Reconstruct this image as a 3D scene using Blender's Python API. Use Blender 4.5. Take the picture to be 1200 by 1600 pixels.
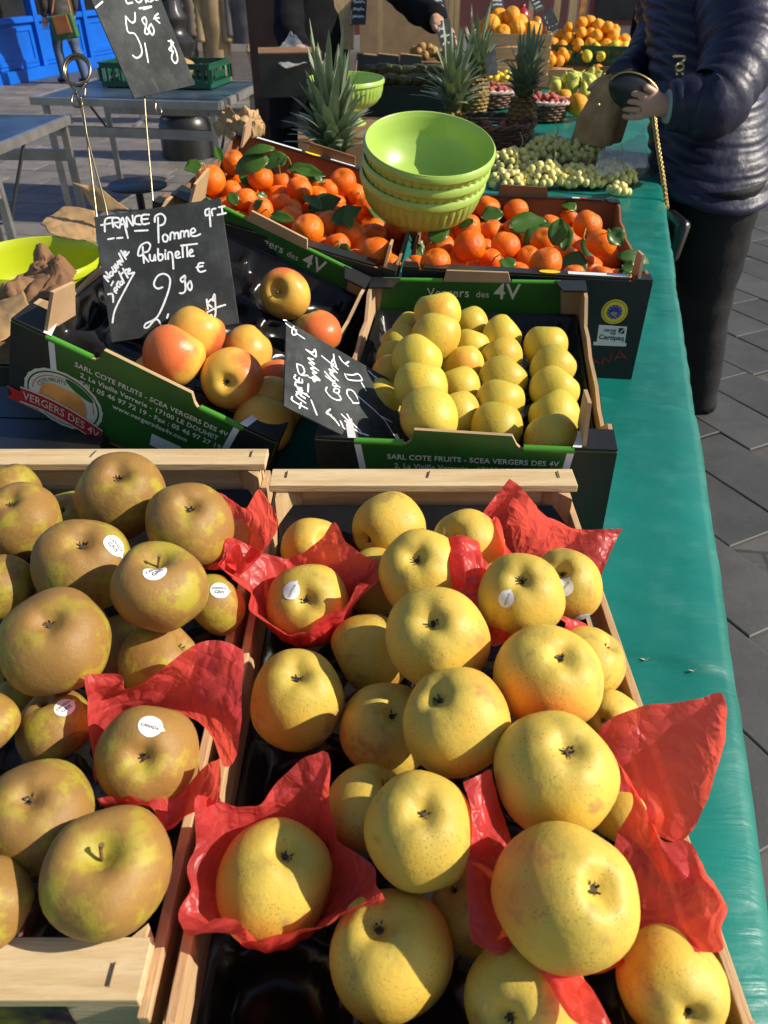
import bpy, math, random
from mathutils import Vector, Matrix, Euler, Quaternion, noise
from mathutils.bvhtree import BVHTree
R = math.radians
random.seed(11)
S = bpy.context.scene
COL = S.collection
for _o in list(bpy.data.objects):
    bpy.data.objects.remove(_o)

# ------------------------------------------------------------------ camera, sky, sun, exposure
CAM_Z, PITCH, FPX = 1.5, R(36), 1186.0
cam = bpy.data.cameras.new('camera')
cam.sensor_fit = 'VERTICAL'; cam.sensor_height = 36; cam.lens = FPX / 1600 * 36
cam.clip_start = .02; cam.clip_end = 400
cam.dof.use_dof = True; cam.dof.focus_distance = .85; cam.dof.aperture_fstop = 15
cam_o = bpy.data.objects.new('camera', cam); COL.objects.link(cam_o)
cam_o.location = (0, 0, CAM_Z); cam_o.rotation_euler = (math.pi / 2 - PITCH, 0, 0)
S.camera = cam_o
SUN_EL, SUN_AZ = R(34), R(-6)          # azimuth measured from +X towards +Y
W = bpy.data.worlds.new('World'); S.world = W; W.use_nodes = True
wn = W.node_tree.nodes; wl = W.node_tree.links
sky = wn.new('ShaderNodeTexSky'); sky.sky_type = 'NISHITA'; sky.sun_disc = False
sky.sun_elevation = SUN_EL; sky.sun_rotation = math.pi / 2 - SUN_AZ
wl.new(sky.outputs[0], wn['Background'].inputs[0]); wn['Background'].inputs[1].default_value = .09
sun = bpy.data.lights.new('sun', 'SUN'); sun.energy = 4.8; sun.angle = R(.53); sun.color = (1, .925, .80)
sun_o = bpy.data.objects.new('sun', sun); COL.objects.link(sun_o)
sun_o.rotation_euler = Vector((math.cos(SUN_EL) * math.cos(SUN_AZ), math.cos(SUN_EL) * math.sin(SUN_AZ), math.sin(SUN_EL))).to_track_quat('Z', 'Y').to_euler()
sun_o.location = (6, 0, 8)
S.view_settings.view_transform = 'Standard'; S.view_settings.look = 'None'
S.view_settings.exposure = .45; S.view_settings.gamma = 1; S.view_settings.use_curve_mapping = False
S.cycles.max_bounces = 6; S.cycles.diffuse_bounces = 3; S.cycles.glossy_bounces = 3; S.cycles.transmission_bounces = 3; S.cycles.transparent_max_bounces = 6; S.cycles.use_adaptive_sampling = True; S.cycles.adaptive_threshold = .02

# ------------------------------------------------------------------ measuring helpers (heights z are given below eye level)
CP, SP = math.cos(PITCH), math.sin(PITCH)
def ray(px, py):
    u = (px - 600) / FPX; v = (800 - py) / FPX
    return Vector((u, CP + SP * v, -SP + CP * v))
def at(px, py, z):                       # the point seen at px,py on the level z
    r = ray(px, py); p = r * (z / r.z); return Vector((p.x, p.y, p.z + CAM_Z))
def atd(px, py, d):                      # the same at camera depth d
    p = ray(px, py) * d; return Vector((p.x, p.y, p.z + CAM_Z))
def on_plane(px, py, point, normal):
    r = ray(px, py); o = Vector((0, 0, CAM_Z)); k = (point - o).dot(normal) / r.dot(normal); return o + r * k
def depth(p): return p.y * CP - (p.z - CAM_Z) * SP
def proj(p):
    d = depth(p); return 600 + FPX * p.x / d, 800 - FPX * (p.y * SP + (p.z - CAM_Z) * CP) / d
def pose(c, yaw, pitch, roll):
    return Matrix.Translation((c[0], c[1], c[2] + CAM_Z)) @ Matrix.Rotation(R(yaw), 4, 'Z') @ Matrix.Rotation(R(pitch), 4, 'X') @ Matrix.Rotation(R(roll), 4, 'Y')

# ------------------------------------------------------------------ object helpers
WM = {}
def tag(o, label=None, cat=None, group=None, kind=None):
    if label: o['label'] = label
    if cat: o['category'] = cat
    if group: o['group'] = group
    if kind: o['kind'] = kind
    return o
def thing(name, label, cat, M=None, group=None):
    o = bpy.data.objects.new(name, None); COL.objects.link(o)
    M = M if isinstance(M, Matrix) else Matrix.Translation(M if M is not None else (0, 0, 0))
    o.empty_display_size = .02; o.matrix_world = M; WM[o.name] = M.copy()
    return tag(o, label, cat, group)
def link(name, me, parent=None, M=None):
    """M: placing in the parent's (or the world's) frame"""
    o = bpy.data.objects.new(name, me); COL.objects.link(o)
    if parent is not None: o.parent = parent
    if M is not None: o.matrix_local = M
    WM[o.name] = (WM[parent.name] if parent is not None else Matrix()) @ (M if M is not None else Matrix())
    return o
class MB:
    def __init__(s): s.v = []; s.f = []; s.m = []
    def add(s, vs, fs, mi=0):
        b = len(s.v); s.v += [Vector(v) for v in vs]; s.f += [tuple(b + i for i in f) for f in fs]; s.m += [mi] * len(fs); return s
    def box(s, c, size, rot=None, mi=0):
        x, y, z = size[0] / 2, size[1] / 2, size[2] / 2; c = Vector(c)
        P = [Vector((i * x, j * y, k * z)) for k in (-1, 1) for j in (-1, 1) for i in (-1, 1)]
        if rot is not None: P = [rot @ p for p in P]
        return s.add([c + p for p in P], [(0, 2, 3, 1), (4, 5, 7, 6), (0, 1, 5, 4), (2, 6, 7, 3), (0, 4, 6, 2), (1, 3, 7, 5)], mi)
    def bar(s, a, b, w, h, up=(0, 0, 1), mi=0):
        a, b = Vector(a), Vector(b); d = (b - a); L = d.length; d.normalize(); u = Vector(up); x = d.cross(u)
        if x.length < 1e-4: x = d.cross(Vector((1, 0, 0)))
        x.normalize(); u = x.cross(d); M = Matrix((x, d, u)).transposed()
        return s.box((a + b) / 2, (w, L, h), M, mi)
    def prism(s, prof, o, u, v, th, mi=0):
        """outline prof (2-D) in the plane o,u,v, given thickness along u x v"""
        o, u, v = Vector(o), Vector(u).normalized(), Vector(v).normalized(); n = u.cross(v) * th; k = len(prof)
        A = [o + u * p[0] + v * p[1] for p in prof]
        fs = [tuple(range(k - 1, -1, -1)), tuple(range(k, 2 * k))] + [(i, (i + 1) % k, k + (i + 1) % k, k + i) for i in range(k)]
        return s.add(A + [p + n for p in A], fs, mi)
    def tube(s, path, rad, seg=8, mi=0, cap=True, flat=1.0, closed=False):
        P = [Vector(p) for p in path]; n = len(P)
        rad = [rad] * n if not hasattr(rad, '__len__') else rad
        vs = []; x = None
        for i in range(n):
            if closed: d = P[(i + 1) % n] - P[i - 1]
            else: d = P[min(i + 1, n - 1)] - P[max(i - 1, 0)]
            d = d.normalized() if d.length > 1e-9 else Vector((0, 0, 1))
            if x is None:
                x = d.cross(Vector((0, 0, 1)))
                if x.length < .2: x = d.cross(Vector((0, 1, 0)))
            x = (x - d * x.dot(d)).normalized(); y = d.cross(x)
            for k in range(seg):
                a = 2 * math.pi * k / seg; vs.append(P[i] + (x * math.cos(a) + y * math.sin(a) * flat) * rad[i])
        fs = [(i * seg + k, i * seg + (k + 1) % seg, ((i + 1) % n) * seg + (k + 1) % seg, ((i + 1) % n) * seg + k) for i in range(n if closed else n - 1) for k in range(seg)]
        if cap and not closed: fs += [tuple(range(seg - 1, -1, -1)), tuple((n - 1) * seg + k for k in range(seg))]
        return s.add(vs, fs, mi)
    def lathe(s, prof, seg=32, c=(0, 0, 0), mi=0, fn=None, M=None, cap=False):
        c = Vector(c); vs = []; n = len(prof)
        for i, (r, z) in enumerate(prof):
            for k in range(seg):
                a = 2 * math.pi * k / seg; rr = r * (fn(a, i / (n - 1)) if fn else 1)
                p = Vector((rr * math.cos(a), rr * math.sin(a), z)); vs.append(c + ((M @ p) if M else p))
        fs = [(i * seg + k, i * seg + (k + 1) % seg, (i + 1) * seg + (k + 1) % seg, (i + 1) * seg + k) for i in range(n - 1) for k in range(seg)]
        if cap: fs += [tuple(range(seg - 1, -1, -1)), tuple((n - 1) * seg + k for k in range(seg))]
        return s.add(vs, fs, mi)
    def ell(s, c, r, seg=14, rings=9, rot=None, mi=0, lump=0, seed=0):
        c = Vector(c); r = Vector(r) if hasattr(r, '__len__') else Vector((r, r, r)); vs = []
        for i in range(rings + 1):
            t = math.pi * i / rings
            for k in range(seg):
                a = 2 * math.pi * k / seg
                p = Vector((math.sin(t) * math.cos(a), math.sin(t) * math.sin(a), math.cos(t)))
                if lump: p *= 1 + lump * noise.noise(p * 1.3 + Vector((seed * 7.1, seed, 0)))
                p = Vector((p.x * r.x, p.y * r.y, p.z * r.z)); vs.append(c + ((rot @ p) if rot else p))
        fs = [(i * seg + k, (i + 1) * seg + k, (i + 1) * seg + (k + 1) % seg, i * seg + (k + 1) % seg) for i in range(rings) for k in range(seg)]
        return s.add(vs, fs, mi)
    def grid(s, rows, mi=0, wrap=False):
        n, m = len(rows), len(rows[0])
        fs = [(i * m + j, i * m + (j + 1) % m, (i + 1) * m + (j + 1) % m, (i + 1) * m + j) for i in range(n - 1) for j in range(m if wrap else m - 1)]
        return s.add([p for r in rows for p in r], fs, mi)
    def mesh(s, name, mats, smooth=None, inv=None):
        me = bpy.data.meshes.new(name)
        vs = [inv @ v for v in s.v] if inv is not None else s.v
        me.from_pydata([tuple(v) for v in vs], [], s.f)
        for m in (mats if isinstance(mats, (list, tuple)) else [mats]): me.materials.append(m)
        if len(me.materials) > 1: me.polygons.foreach_set('material_index', s.m)
        if smooth is not None:
            me.polygons.foreach_set('use_smooth', [True] * len(me.polygons))
            if smooth < 180: me.set_sharp_from_angle(angle=R(smooth))
        me.update(); return me
    def build(s, name, mats, parent=None, smooth=None, world=True, bevel=0, solid=0, M=None):
        inv = WM[parent.name].inverted() if (parent is not None and world) else None
        o = link(name, s.mesh(name, mats, smooth, inv), parent, M)
        if solid:
            md = o.modifiers.new('solid', 'SOLIDIFY'); md.thickness = solid; md.offset = 0
        if bevel:
            md = o.modifiers.new('bevel', 'BEVEL'); md.width = bevel; md.segments = 2; md.limit_method = 'ANGLE'
        return o
def single(mb, name, label, cat, base, mats, group=None, **kw):
    """a thing that is one mesh, its origin at base"""
    base = Vector(base); kw.setdefault('smooth', None)
    bev = kw.pop('bevel', 0); sol = kw.pop('solid', 0)
    o = link(name, mb.mesh(name, mats, kw['smooth'], Matrix.Translation(-base)), None, Matrix.Translation(base))
    if sol: md = o.modifiers.new('solid', 'SOLIDIFY'); md.thickness = sol; md.offset = 0
    if bev: md = o.modifiers.new('bevel', 'BEVEL'); md.width = bev; md.segments = 2; md.limit_method = 'ANGLE'
    return tag(o, label, cat, group)
def catmull(P, n=6, closed=False):
    P = [Vector(p) for p in P]; k = len(P); out = []
    if k < 3 and not closed:
        return [P[0].lerp(P[-1], i / n) for i in range(n + 1)]
    for i in range(k if closed else k - 1):
        a, b, c, d = (P[(i - 1) % k], P[i], P[(i + 1) % k], P[(i + 2) % k]) if closed else (P[max(i - 1, 0)], P[i], P[i + 1], P[min(i + 2, k - 1)])
        for j in range(n):
            t = j / n
            out.append(.5 * ((2 * b) + (c - a) * t + (2 * a - 5 * b + 4 * c - d) * t * t + (3 * b - a - 3 * c + d) * t ** 3))
    if not closed: out.append(P[-1])
    return out
def upsample(rows, n):
    A = [catmull(r, n) for r in rows]
    cols = [catmull([A[i][j] for i in range(len(A))], n) for j in range(len(A[0]))]
    return [[cols[j][i] for j in range(len(cols))] for i in range(len(cols[0]))]

# ------------------------------------------------------------------ materials
def nodes(name):
    m = bpy.data.materials.new(name); m.use_nodes = True; nt = m.node_tree
    return m, nt, nt.nodes, nt.links, nt.nodes['Principled BSDF']
def N(nt, typ, **kw):
    n = nt.nodes.new('ShaderNode' + typ)
    for k, v in kw.items():
        if k in ('inp',):
            for a, b in v.items(): n.inputs[a].default_value = b
        else: setattr(n, k, v)
    return n
def mixc(nt, fac, a, b, mode='MIX'):
    n = nt.nodes.new('ShaderNodeMix'); n.data_type = 'RGBA'; n.blend_type = mode
    for s_, x in ((0, fac), (6, a), (7, b)):
        if hasattr(x, 'links'): nt.links.new(x, n.inputs[s_])
        else: n.inputs[s_].default_value = (*x, 1) if hasattr(x, '__len__') and len(x) == 3 else x
    return n.outputs[2]
def mth(nt, op, a, b=None, c=None):
    n = nt.nodes.new('ShaderNodeMath'); n.operation = op
    for i, x in enumerate((a, b, c)):
        if x is None: continue
        if hasattr(x, 'links'): nt.links.new(x, n.inputs[i])
        else: n.inputs[i].default_value = x
    return n.outputs[0]
def ramp(nt, x, lo, hi):
    n = nt.nodes.new('ShaderNodeMapRange'); n.interpolation_type = 'SMOOTHSTEP'
    nt.links.new(x, n.inputs[0]); n.inputs[1].default_value = lo; n.inputs[2].default_value = hi; return n.outputs[0]
def coords(nt, rnd=True, scale=(1, 1, 1)):
    tc = nt.nodes.new('ShaderNodeTexCoord'); out = tc.outputs['Object']
    if rnd:
        oi = nt.nodes.new('ShaderNodeObjectInfo'); m = nt.nodes.new('ShaderNodeVectorMath'); m.operation = 'ADD'
        cb = nt.nodes.new('ShaderNodeCombineXYZ'); k = mth(nt, 'MULTIPLY', oi.outputs['Random'], 37.0)
        for i in range(3): nt.links.new(k, cb.inputs[i])
        nt.links.new(out, m.inputs[0]); nt.links.new(cb.outputs[0], m.inputs[1]); out = m.outputs[0]
    if scale != (1, 1, 1):
        mp = nt.nodes.new('ShaderNodeMapping'); mp.inputs['Scale'].default_value = scale; nt.links.new(out, mp.inputs[0]); out = mp.outputs[0]
    return out
def tex(nt, kind, vec, scale, detail=3, out=0, **kw):
    n = nt.nodes.new('ShaderNodeTex' + kind); nt.links.new(vec, n.inputs['Vector']); n.inputs['Scale'].default_value = scale
    if 'Detail' in n.inputs: n.inputs['Detail'].default_value = 0 if kind == 'Voronoi' else detail
    for k, v in kw.items():
        if k in n.inputs.keys(): n.inputs[k].default_value = v
        else: setattr(n, k, v)
    return n.outputs[out]
def bump(nt, bs, h, strength, dist):
    b = nt.nodes.new('ShaderNodeBump'); b.inputs['Strength'].default_value = strength; b.inputs['Distance'].default_value = dist
    nt.links.new(h, b.inputs['Height']); nt.links.new(b.outputs[0], bs.inputs['Normal']); return b
def col3(c, k=1): return tuple(min(1, x * k) for x in c)
def MAT(name, c, rough=.5, metal=0, var=.15, vs=8, bs=0, bsc=40, spec=.5, stretch=(1, 1, 1), coat=0, trans=0, c2=None, bd=.002):
    m, nt, nd, lk, p = nodes(name)
    v = coords(nt, True, stretch)
    f = tex(nt, 'Noise', v, vs, 4)
    lk.new(mixc(nt, ramp(nt, f, .3, .7), col3(c, 1 - var), c2 or col3(c, 1 + var)), p.inputs['Base Color'])
    p.inputs['Roughness'].default_value = rough; p.inputs['Metallic'].default_value = metal
    p.inputs['Specular IOR Level'].default_value = spec; p.inputs['Coat Weight'].default_value = coat
    if bs: bump(nt, p, tex(nt, 'Noise', v, bsc, 4), bs, bd)
    return m
def skin_fruit(name, base, alt, blush, blush_lo, dots, dot_sc, dot_amt, eye, rough=.36, russet=None, russ_lo=.5, bumpk=.15, dot_w=.055):
    """apple-like peel: patchy ground colour, blush on one flank, lenticel dots, russet round the eye"""
    m, nt, nd, lk, p = nodes(name)
    tc = N(nt, 'TexCoord'); v = coords(nt)
    sp = N(nt, 'SeparateXYZ'); lk.new(tc.outputs['Object'], sp.inputs[0])
    oi = N(nt, 'ObjectInfo')
    n1 = tex(nt, 'Noise', v, 1.6, 3); n2 = tex(nt, 'Noise', v, 7, 6, Roughness=.65)
    c = mixc(nt, ramp(nt, n1, .35, .65), base, alt)
    # blush
    bl = mth(nt, 'ADD', mth(nt, 'ADD', sp.outputs[0], mth(nt, 'MULTIPLY', n1, .9)), mth(nt, 'MULTIPLY', n2, .35))
    bl = mth(nt, 'ADD', bl, mth(nt, 'MULTIPLY', oi.outputs['Random'], .5))
    c = mixc(nt, mth(nt, 'MULTIPLY', ramp(nt, bl, blush_lo, blush_lo + .75), .85), c, blush)
    if russet:
        c = mixc(nt, mth(nt, 'MULTIPLY', ramp(nt, mth(nt, 'ADD', n1, mth(nt, 'MULTIPLY', n2, .5)), russ_lo, russ_lo + .2), .9), c, russet)
    ab = mth(nt, 'ABSOLUTE', sp.outputs[2])
    c = mixc(nt, mth(nt, 'MULTIPLY', ramp(nt, mth(nt, 'SUBTRACT', ab, mth(nt, 'MULTIPLY', n2, .4)), .35, .75), .55), c, eye)
    vd = tex(nt, 'Voronoi', v, dot_sc, out=0); big = tex(nt, 'Noise', v, 2.7, 2)
    d = mth(nt, 'LESS_THAN', vd, mth(nt, 'ADD', mth(nt, 'MULTIPLY', ramp(nt, big, .3, .7), dot_w * 2.6), .03))
    c = mixc(nt, mth(nt, 'MULTIPLY', d, dot_amt), c, dots)
    k = mth(nt, 'ADD', mth(nt, 'MULTIPLY', oi.outputs['Random'], .22), .87)
    hv = N(nt, 'HueSaturation'); lk.new(k, hv.inputs['Value']); lk.new(c, hv.inputs['Color'])
    lk.new(hv.outputs[0], p.inputs['Base Color'])
    rr = mth(nt, 'ADD', mth(nt, 'MULTIPLY', n2, .18), rough - .09); lk.new(rr, p.inputs['Roughness'])
    p.inputs['Specular IOR Level'].default_value = .30
    bump(nt, p, mth(nt, 'ADD', n2, mth(nt, 'MULTIPLY', d, -.6)), bumpk, .02)
    return m
def tissue_mat(name, c, tr):
    m, nt, nd, lk, p = nodes(name)
    v = coords(nt, True)
    n = tex(nt, 'Noise', v, 45, 4)
    cc = mixc(nt, ramp(nt, n, .25, .75), col3(c, .82), col3(c, 1.12)); lk.new(cc, p.inputs['Base Color'])
    p.inputs['Roughness'].default_value = .40; p.inputs['Specular IOR Level'].default_value = .75
    dv = N(nt, 'VectorMath', operation='ADD'); nz = N(nt, 'TexNoise'); nz.inputs['Scale'].default_value = 14; lk.new(v, nz.inputs['Vector']); sc_ = N(nt, 'VectorMath', operation='SCALE'); sc_.inputs['Scale'].default_value = .035; lk.new(nz.outputs['Color'], sc_.inputs[0]); lk.new(v, dv.inputs[0]); lk.new(sc_.outputs[0], dv.inputs[1])
    vv = tex(nt, 'Voronoi', dv.outputs[0], 38, out=0, feature='DISTANCE_TO_EDGE'); v2 = tex(nt, 'Voronoi', dv.outputs[0], 95, out=0, feature='DISTANCE_TO_EDGE')
    b = bump(nt, p, mth(nt, 'ADD', mth(nt, 'MULTIPLY', vv, 1.5), mth(nt, 'MULTIPLY', v2, .5)), .55, .009)
    t = N(nt, 'BsdfTranslucent'); t.inputs[0].default_value = (*tr, 1); lk.new(b.outputs[0], t.inputs['Normal'])
    mx = N(nt, 'MixShader'); mx.inputs[0].default_value = .58
    lk.new(p.outputs[0], mx.inputs[1]); lk.new(t.outputs[0], mx.inputs[2])
    tp = N(nt, 'BsdfTransparent'); tp.inputs[0].default_value = (1, .25, .2, 1); m2 = N(nt, 'MixShader'); m2.inputs[0].default_value = .10
    lk.new(mx.outputs[0], m2.inputs[1]); lk.new(tp.outputs[0], m2.inputs[2]); lk.new(m2.outputs[0], nd['Material Output'].inputs[0])
    return m
def leaf_mat(name, c, c2, tr=.25, rough=.35):
    m, nt, nd, lk, p = nodes(name)
    v = coords(nt, True); n = tex(nt, 'Noise', v, 22, 4)
    cc = mixc(nt, n, c, c2); lk.new(cc, p.inputs['Base Color']); p.inputs['Roughness'].default_value = rough
    t = N(nt, 'BsdfTranslucent'); lk.new(mixc(nt, .5, cc, (.25, .4, .02)), t.inputs[0])
    mx = N(nt, 'MixShader'); mx.inputs[0].default_value = tr
    lk.new(p.outputs[0], mx.inputs[1]); lk.new(t.outputs[0], mx.inputs[2]); lk.new(mx.outputs[0], nd['Material Output'].inputs[0])
    return m
def wood_mat(name, c, c2, stretch, rough=.7):
    m, nt, nd, lk, p = nodes(name)
    v = coords(nt, True, stretch)
    n = tex(nt, 'Noise', v, 9, 5, Distortion=.6); n2 = tex(nt, 'Noise', v, 60, 3)
    cc = mixc(nt, ramp(nt, n, .3, .72), c, c2); cc = mixc(nt, mth(nt, 'MULTIPLY', ramp(nt, n2, .45, .8), .35), cc, col3(c2, .6))
    lk.new(cc, p.inputs['Base Color']); p.inputs['Roughness'].default_value = rough; p.inputs['Specular IOR Level'].default_value = .3
    bump(nt, p, mth(nt, 'ADD', n, n2), .35, .0015); return m
def slate_mat(name):
    m, nt, nd, lk, p = nodes(name)
    v = coords(nt, True); a = tex(nt, 'Noise', v, 12, 6, Roughness=.7); b = tex(nt, 'Noise', coords(nt, True, (1, .25, 1)), 90, 3)
    cc = mixc(nt, ramp(nt, a, .35, .75), (.030, .033, .033), (.075, .080, .079)); cc = mixc(nt, mth(nt, 'MULTIPLY', ramp(nt, b, .58, .8), .3), cc, (.15, .155, .155))
    lk.new(cc, p.inputs['Base Color']); p.inputs['Roughness'].default_value = .85; p.inputs['Specular IOR Level'].default_value = .15; bump(nt, p, b, .1, .001); return m
M_ = {}
M_['chantecler'] = skin_fruit('chantecler_peel', (.67, .435, .065), (.60, .445, .075), (.80, .17, .03), 1.50, (.19, .10, .025), 17, .6, (.40, .31, .06), rough=.47, bumpk=.12, russet=(.42, .25, .07), russ_lo=.80, dot_w=.085)
M_['canada'] = skin_fruit('canada_gris_peel', (.37, .30, .035), (.33, .18, .028), (.30, .12, .025), 1.3, (.46, .32, .13), 15, .55, (.26, .15, .045), rough=.52, russet=(.29, .155, .042), russ_lo=.60, bumpk=.13)
M_['rubinette'] = skin_fruit('rubinette_peel', (.72, .42, .07), (.70, .34, .06), (.62, .10, .035), .78, (.75, .5, .2), 22, .3, (.56, .38, .05), rough=.33, bumpk=.08)
M_['goldrush'] = skin_fruit('goldrush_peel', (.63, .44, .055), (.56, .44, .06), (.68, .27, .035), 1.50, (.18, .10, .02), 12, .8, (.44, .42, .05), rough=.42, bumpk=.1, dot_w=.085)
M_['mandarin'] = skin_fruit('mandarin_peel', (.78, .135, .005), (.80, .175, .007), (.76, .10, .005), 1.2, (.60, .10, .005), 22, .35, (.70, .17, .01), rough=.33, bumpk=.22, dot_w=.08)
M_['orange'] = skin_fruit('orange_peel', (.85, .33, .01), (.85, .38, .015), (.83, .26, .012), 1.3, (.7, .2, .01), 26, .3, (.8, .3, .01), rough=.4, bumpk=.35)
M_['grapefruit'] = skin_fruit('grapefruit_peel', (.83, .34, .05), (.85, .40, .07), (.80, .20, .05), 1.1, (.7, .25, .04), 22, .3, (.8, .36, .05), rough=.4, bumpk=.25)
M_['lemon'] = skin_fruit('lemon_peel', (.80, .60, .03), (.78, .62, .06), (.70, .58, .04), 1.6, (.7, .5, .02), 24, .3, (.68, .58, .05), rough=.4, bumpk=.3)
M_['pear'] = skin_fruit('pear_peel', (.55, .55, .08), (.48, .50, .09), (.62, .45, .08), 1.6, (.25, .25, .03), 22, .4, (.40, .42, .06), rough=.42)
M_['lychee'] = skin_fruit('lychee_peel', (.58, .14, .10), (.62, .22, .14), (.45, .06, .06), .9, (.3, .04, .04), 12, .5, (.5, .14, .09), rough=.55, bumpk=.6, dot_w=.12)
M_['avocado'] = MAT('avocado_peel', (.085, .095, .035), .35, var=.5, vs=5, bs=.5, bsc=30)
M_['pomegranate'] = MAT('pomegranate_peel', (.40, .02, .02), .3, var=.4, vs=3)
M_['mango'] = MAT('mango_peel', (.62, .26, .02), .35, var=.3, vs=3)
M_['kiwi'] = MAT('medlar_peel', (.34, .19, .05), .7, var=.3, vs=6)
M_['eye'] = MAT('dried_calyx', (.055, .038, .022), .9, var=.5, vs=5)
M_['stalk'] = MAT('dry_stalk', (.20, .12, .045), .8, var=.4, vs=6)
M_['gstalk'] = MAT('green_stalk', (.22, .25, .05), .6, var=.3, vs=6)
M_['red'] = tissue_mat('red_tissue', (.85, .09, .085), (1.0, .13, .09))
M_['leaf'] = leaf_mat('mandarin_leaf', (.035, .10, .012), (.075, .16, .02))
M_['pine_leaf'] = leaf_mat('pineapple_leaf', (.13, .17, .09), (.30, .34, .22), .1, .45)
M_['pine_skin'] = MAT('pineapple_skin', (.22, .13, .03), .6, var=.5, vs=6, bs=.6, bsc=20)
M_['pine_x'] = wood_mat('pine_lath_across', (.66, .50, .29), (.54, .38, .19), (1, 12, 12))
M_['pine_y'] = wood_mat('pine_slat_lengthwise', (.55, .37, .20), (.44, .27, .13), (12, 1, 12))
M_['pine_z'] = wood_mat('pine_post', (.60, .43, .23), (.48, .31, .15), (12, 12, 1))
M_['card'] = MAT('brown_cardboard', (.42, .275, .15), .85, var=.10, vs=14, bs=.12, bsc=90, spec=.2)
M_['carddark'] = MAT('dark_brown_cardboard', (.23, .12, .06), .85, var=.12, vs=14, bs=.12, bsc=90, spec=.2)
M_['cardblack'] = MAT('black_print', (.012, .013, .012), .42, var=.3, vs=12, bs=.1, bsc=60)
M_['green'] = MAT('green_print', (.02, .11, .014), .38, var=.18, vs=12, bs=.1, bsc=50)
M_['lime'] = MAT('sunlit_green_print', (.06, .26, .02), .4, var=.12, vs=12)  # folded edges: sunlight on the green print is put into the colour
M_['white'] = MAT('white_print', (.72, .70, .66), .5, var=.06, vs=12)
M_['cream'] = MAT('cream_print', (.66, .62, .50), .5, var=.06, vs=12)
M_['redink'] = MAT('red_print', (.52, .02, .02), .4, var=.1, vs=12)
M_['peach'] = MAT('orange_print', (.72, .30, .07), .45, var=.3, vs=18)
M_['blueink'] = MAT('blue_print', (.02, .04, .30), .4, var=.1)
M_['yellowink'] = MAT('yellow_print', (.75, .55, .03), .4, var=.1)
M_['black'] = MAT('black_ink', (.02, .02, .02), .6, var=.1)
M_['staple'] = MAT('steel_staple', (.35, .33, .30), .35, 1, var=.2)
M_['tray'] = MAT('black_plastic_tray', (.011, .010, .009), .22, var=.3, vs=9, bs=.15, bsc=12, spec=.3)
M_['sticker'] = MAT('sticker_paper', (.74, .74, .74), .4, var=.04)
M_['slate'] = slate_mat('chalkboard_slate')
M_['chalk'] = MAT('chalk', (.80, .81, .80), .8, var=.10, vs=200)
M_['wire'] = MAT('brass_wire', (.34, .27, .17), .3, 1, var=.2)
M_['bowl'] = MAT('lime_plastic', (.33, .48, .09), .30, var=.04, vs=4)
M_['bowl2'] = MAT('yellow_green_plastic', (.40, .46, .01), .3, var=.04, vs=4)
M_['paper'] = MAT('kraft_paper', (.40, .245, .11), .75, var=.16, vs=20, bs=.3, bsc=40, spec=.25, bd=.004)
M_['paperd'] = MAT('dark_kraft_paper', (.20, .105, .05), .75, var=.2, vs=20, bs=.3, bsc=40, spec=.25, bd=.004)
M_['steel'] = MAT('galvanised_steel', (.42, .40, .37), .45, .8, var=.15, vs=10)
M_['tabletop'] = MAT('blue_table_top', (.035, .06, .085), .4, var=.35, vs=5)
M_['gplastic'] = MAT('green_crate_plastic', (.006, .075, .04), .4, var=.12, vs=6)
M_['iron'] = MAT('painted_cast_iron', (.022, .021, .020), .33, .2, var=.2, vs=8, bs=.2, bsc=12)
M_['wicker'] = MAT('dark_wicker', (.14, .065, .035), .6, var=.4, vs=25)
M_['wickerl'] = MAT('pale_wicker', (.42, .27, .13), .65, var=.35, vs=25)
M_['wickerw'] = MAT('whitish_wicker', (.50, .36, .33), .6, var=.3, vs=25)
M_['grape'] = MAT('green_grape', (.70, .61, .19), .22, var=.12, vs=3)
_p = M_['grape'].node_tree.nodes['Principled BSDF']; _p.inputs['Coat Weight'].default_value = .2
M_['puffer'] = MAT('navy_nylon', (.013, .013, .034), .45, var=.2, vs=9, bs=.5, bsc=20, bd=.010, spec=.35)
M_['blackcloth'] = MAT('black_cloth', (.008, .008, .009), .9, var=.25, vs=10, bs=.2, bsc=60, spec=.08)
M_['trousers'] = MAT('dark_trousers', (.012, .012, .013), .7, var=.2, vs=6, bs=.5, bsc=6, bd=.03, spec=.2)
M_['jeans'] = MAT('blue_denim', (.06, .085, .14), .85, var=.25, vs=12, bs=.2, bsc=80)
M_['skin'] = MAT('skin', (.50, .27, .18), .5, var=.06, vs=10)
M_['hair'] = MAT('dark_hair', (.03, .02, .014), .5, var=.4, vs=30)
M_['cuff'] = MAT('pale_green_knit', (.30, .38, .36), .9, var=.1, vs=40)
M_['leather'] = MAT('black_leather', (.012, .012, .012), .28, var=.2, vs=14, bs=.2, bsc=60)
M_['tan'] = MAT('tan_leather', (.35, .12, .03), .5, var=.15)
M_['greenbag'] = MAT('green_leather', (.03, .12, .04), .5, var=.15)
M_['gold'] = MAT('gilt_chain', (.45, .32, .12), .3, 1, var=.15)
M_['nail'] = MAT('red_nail', (.20, .02, .03), .2, var=.05)

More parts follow.
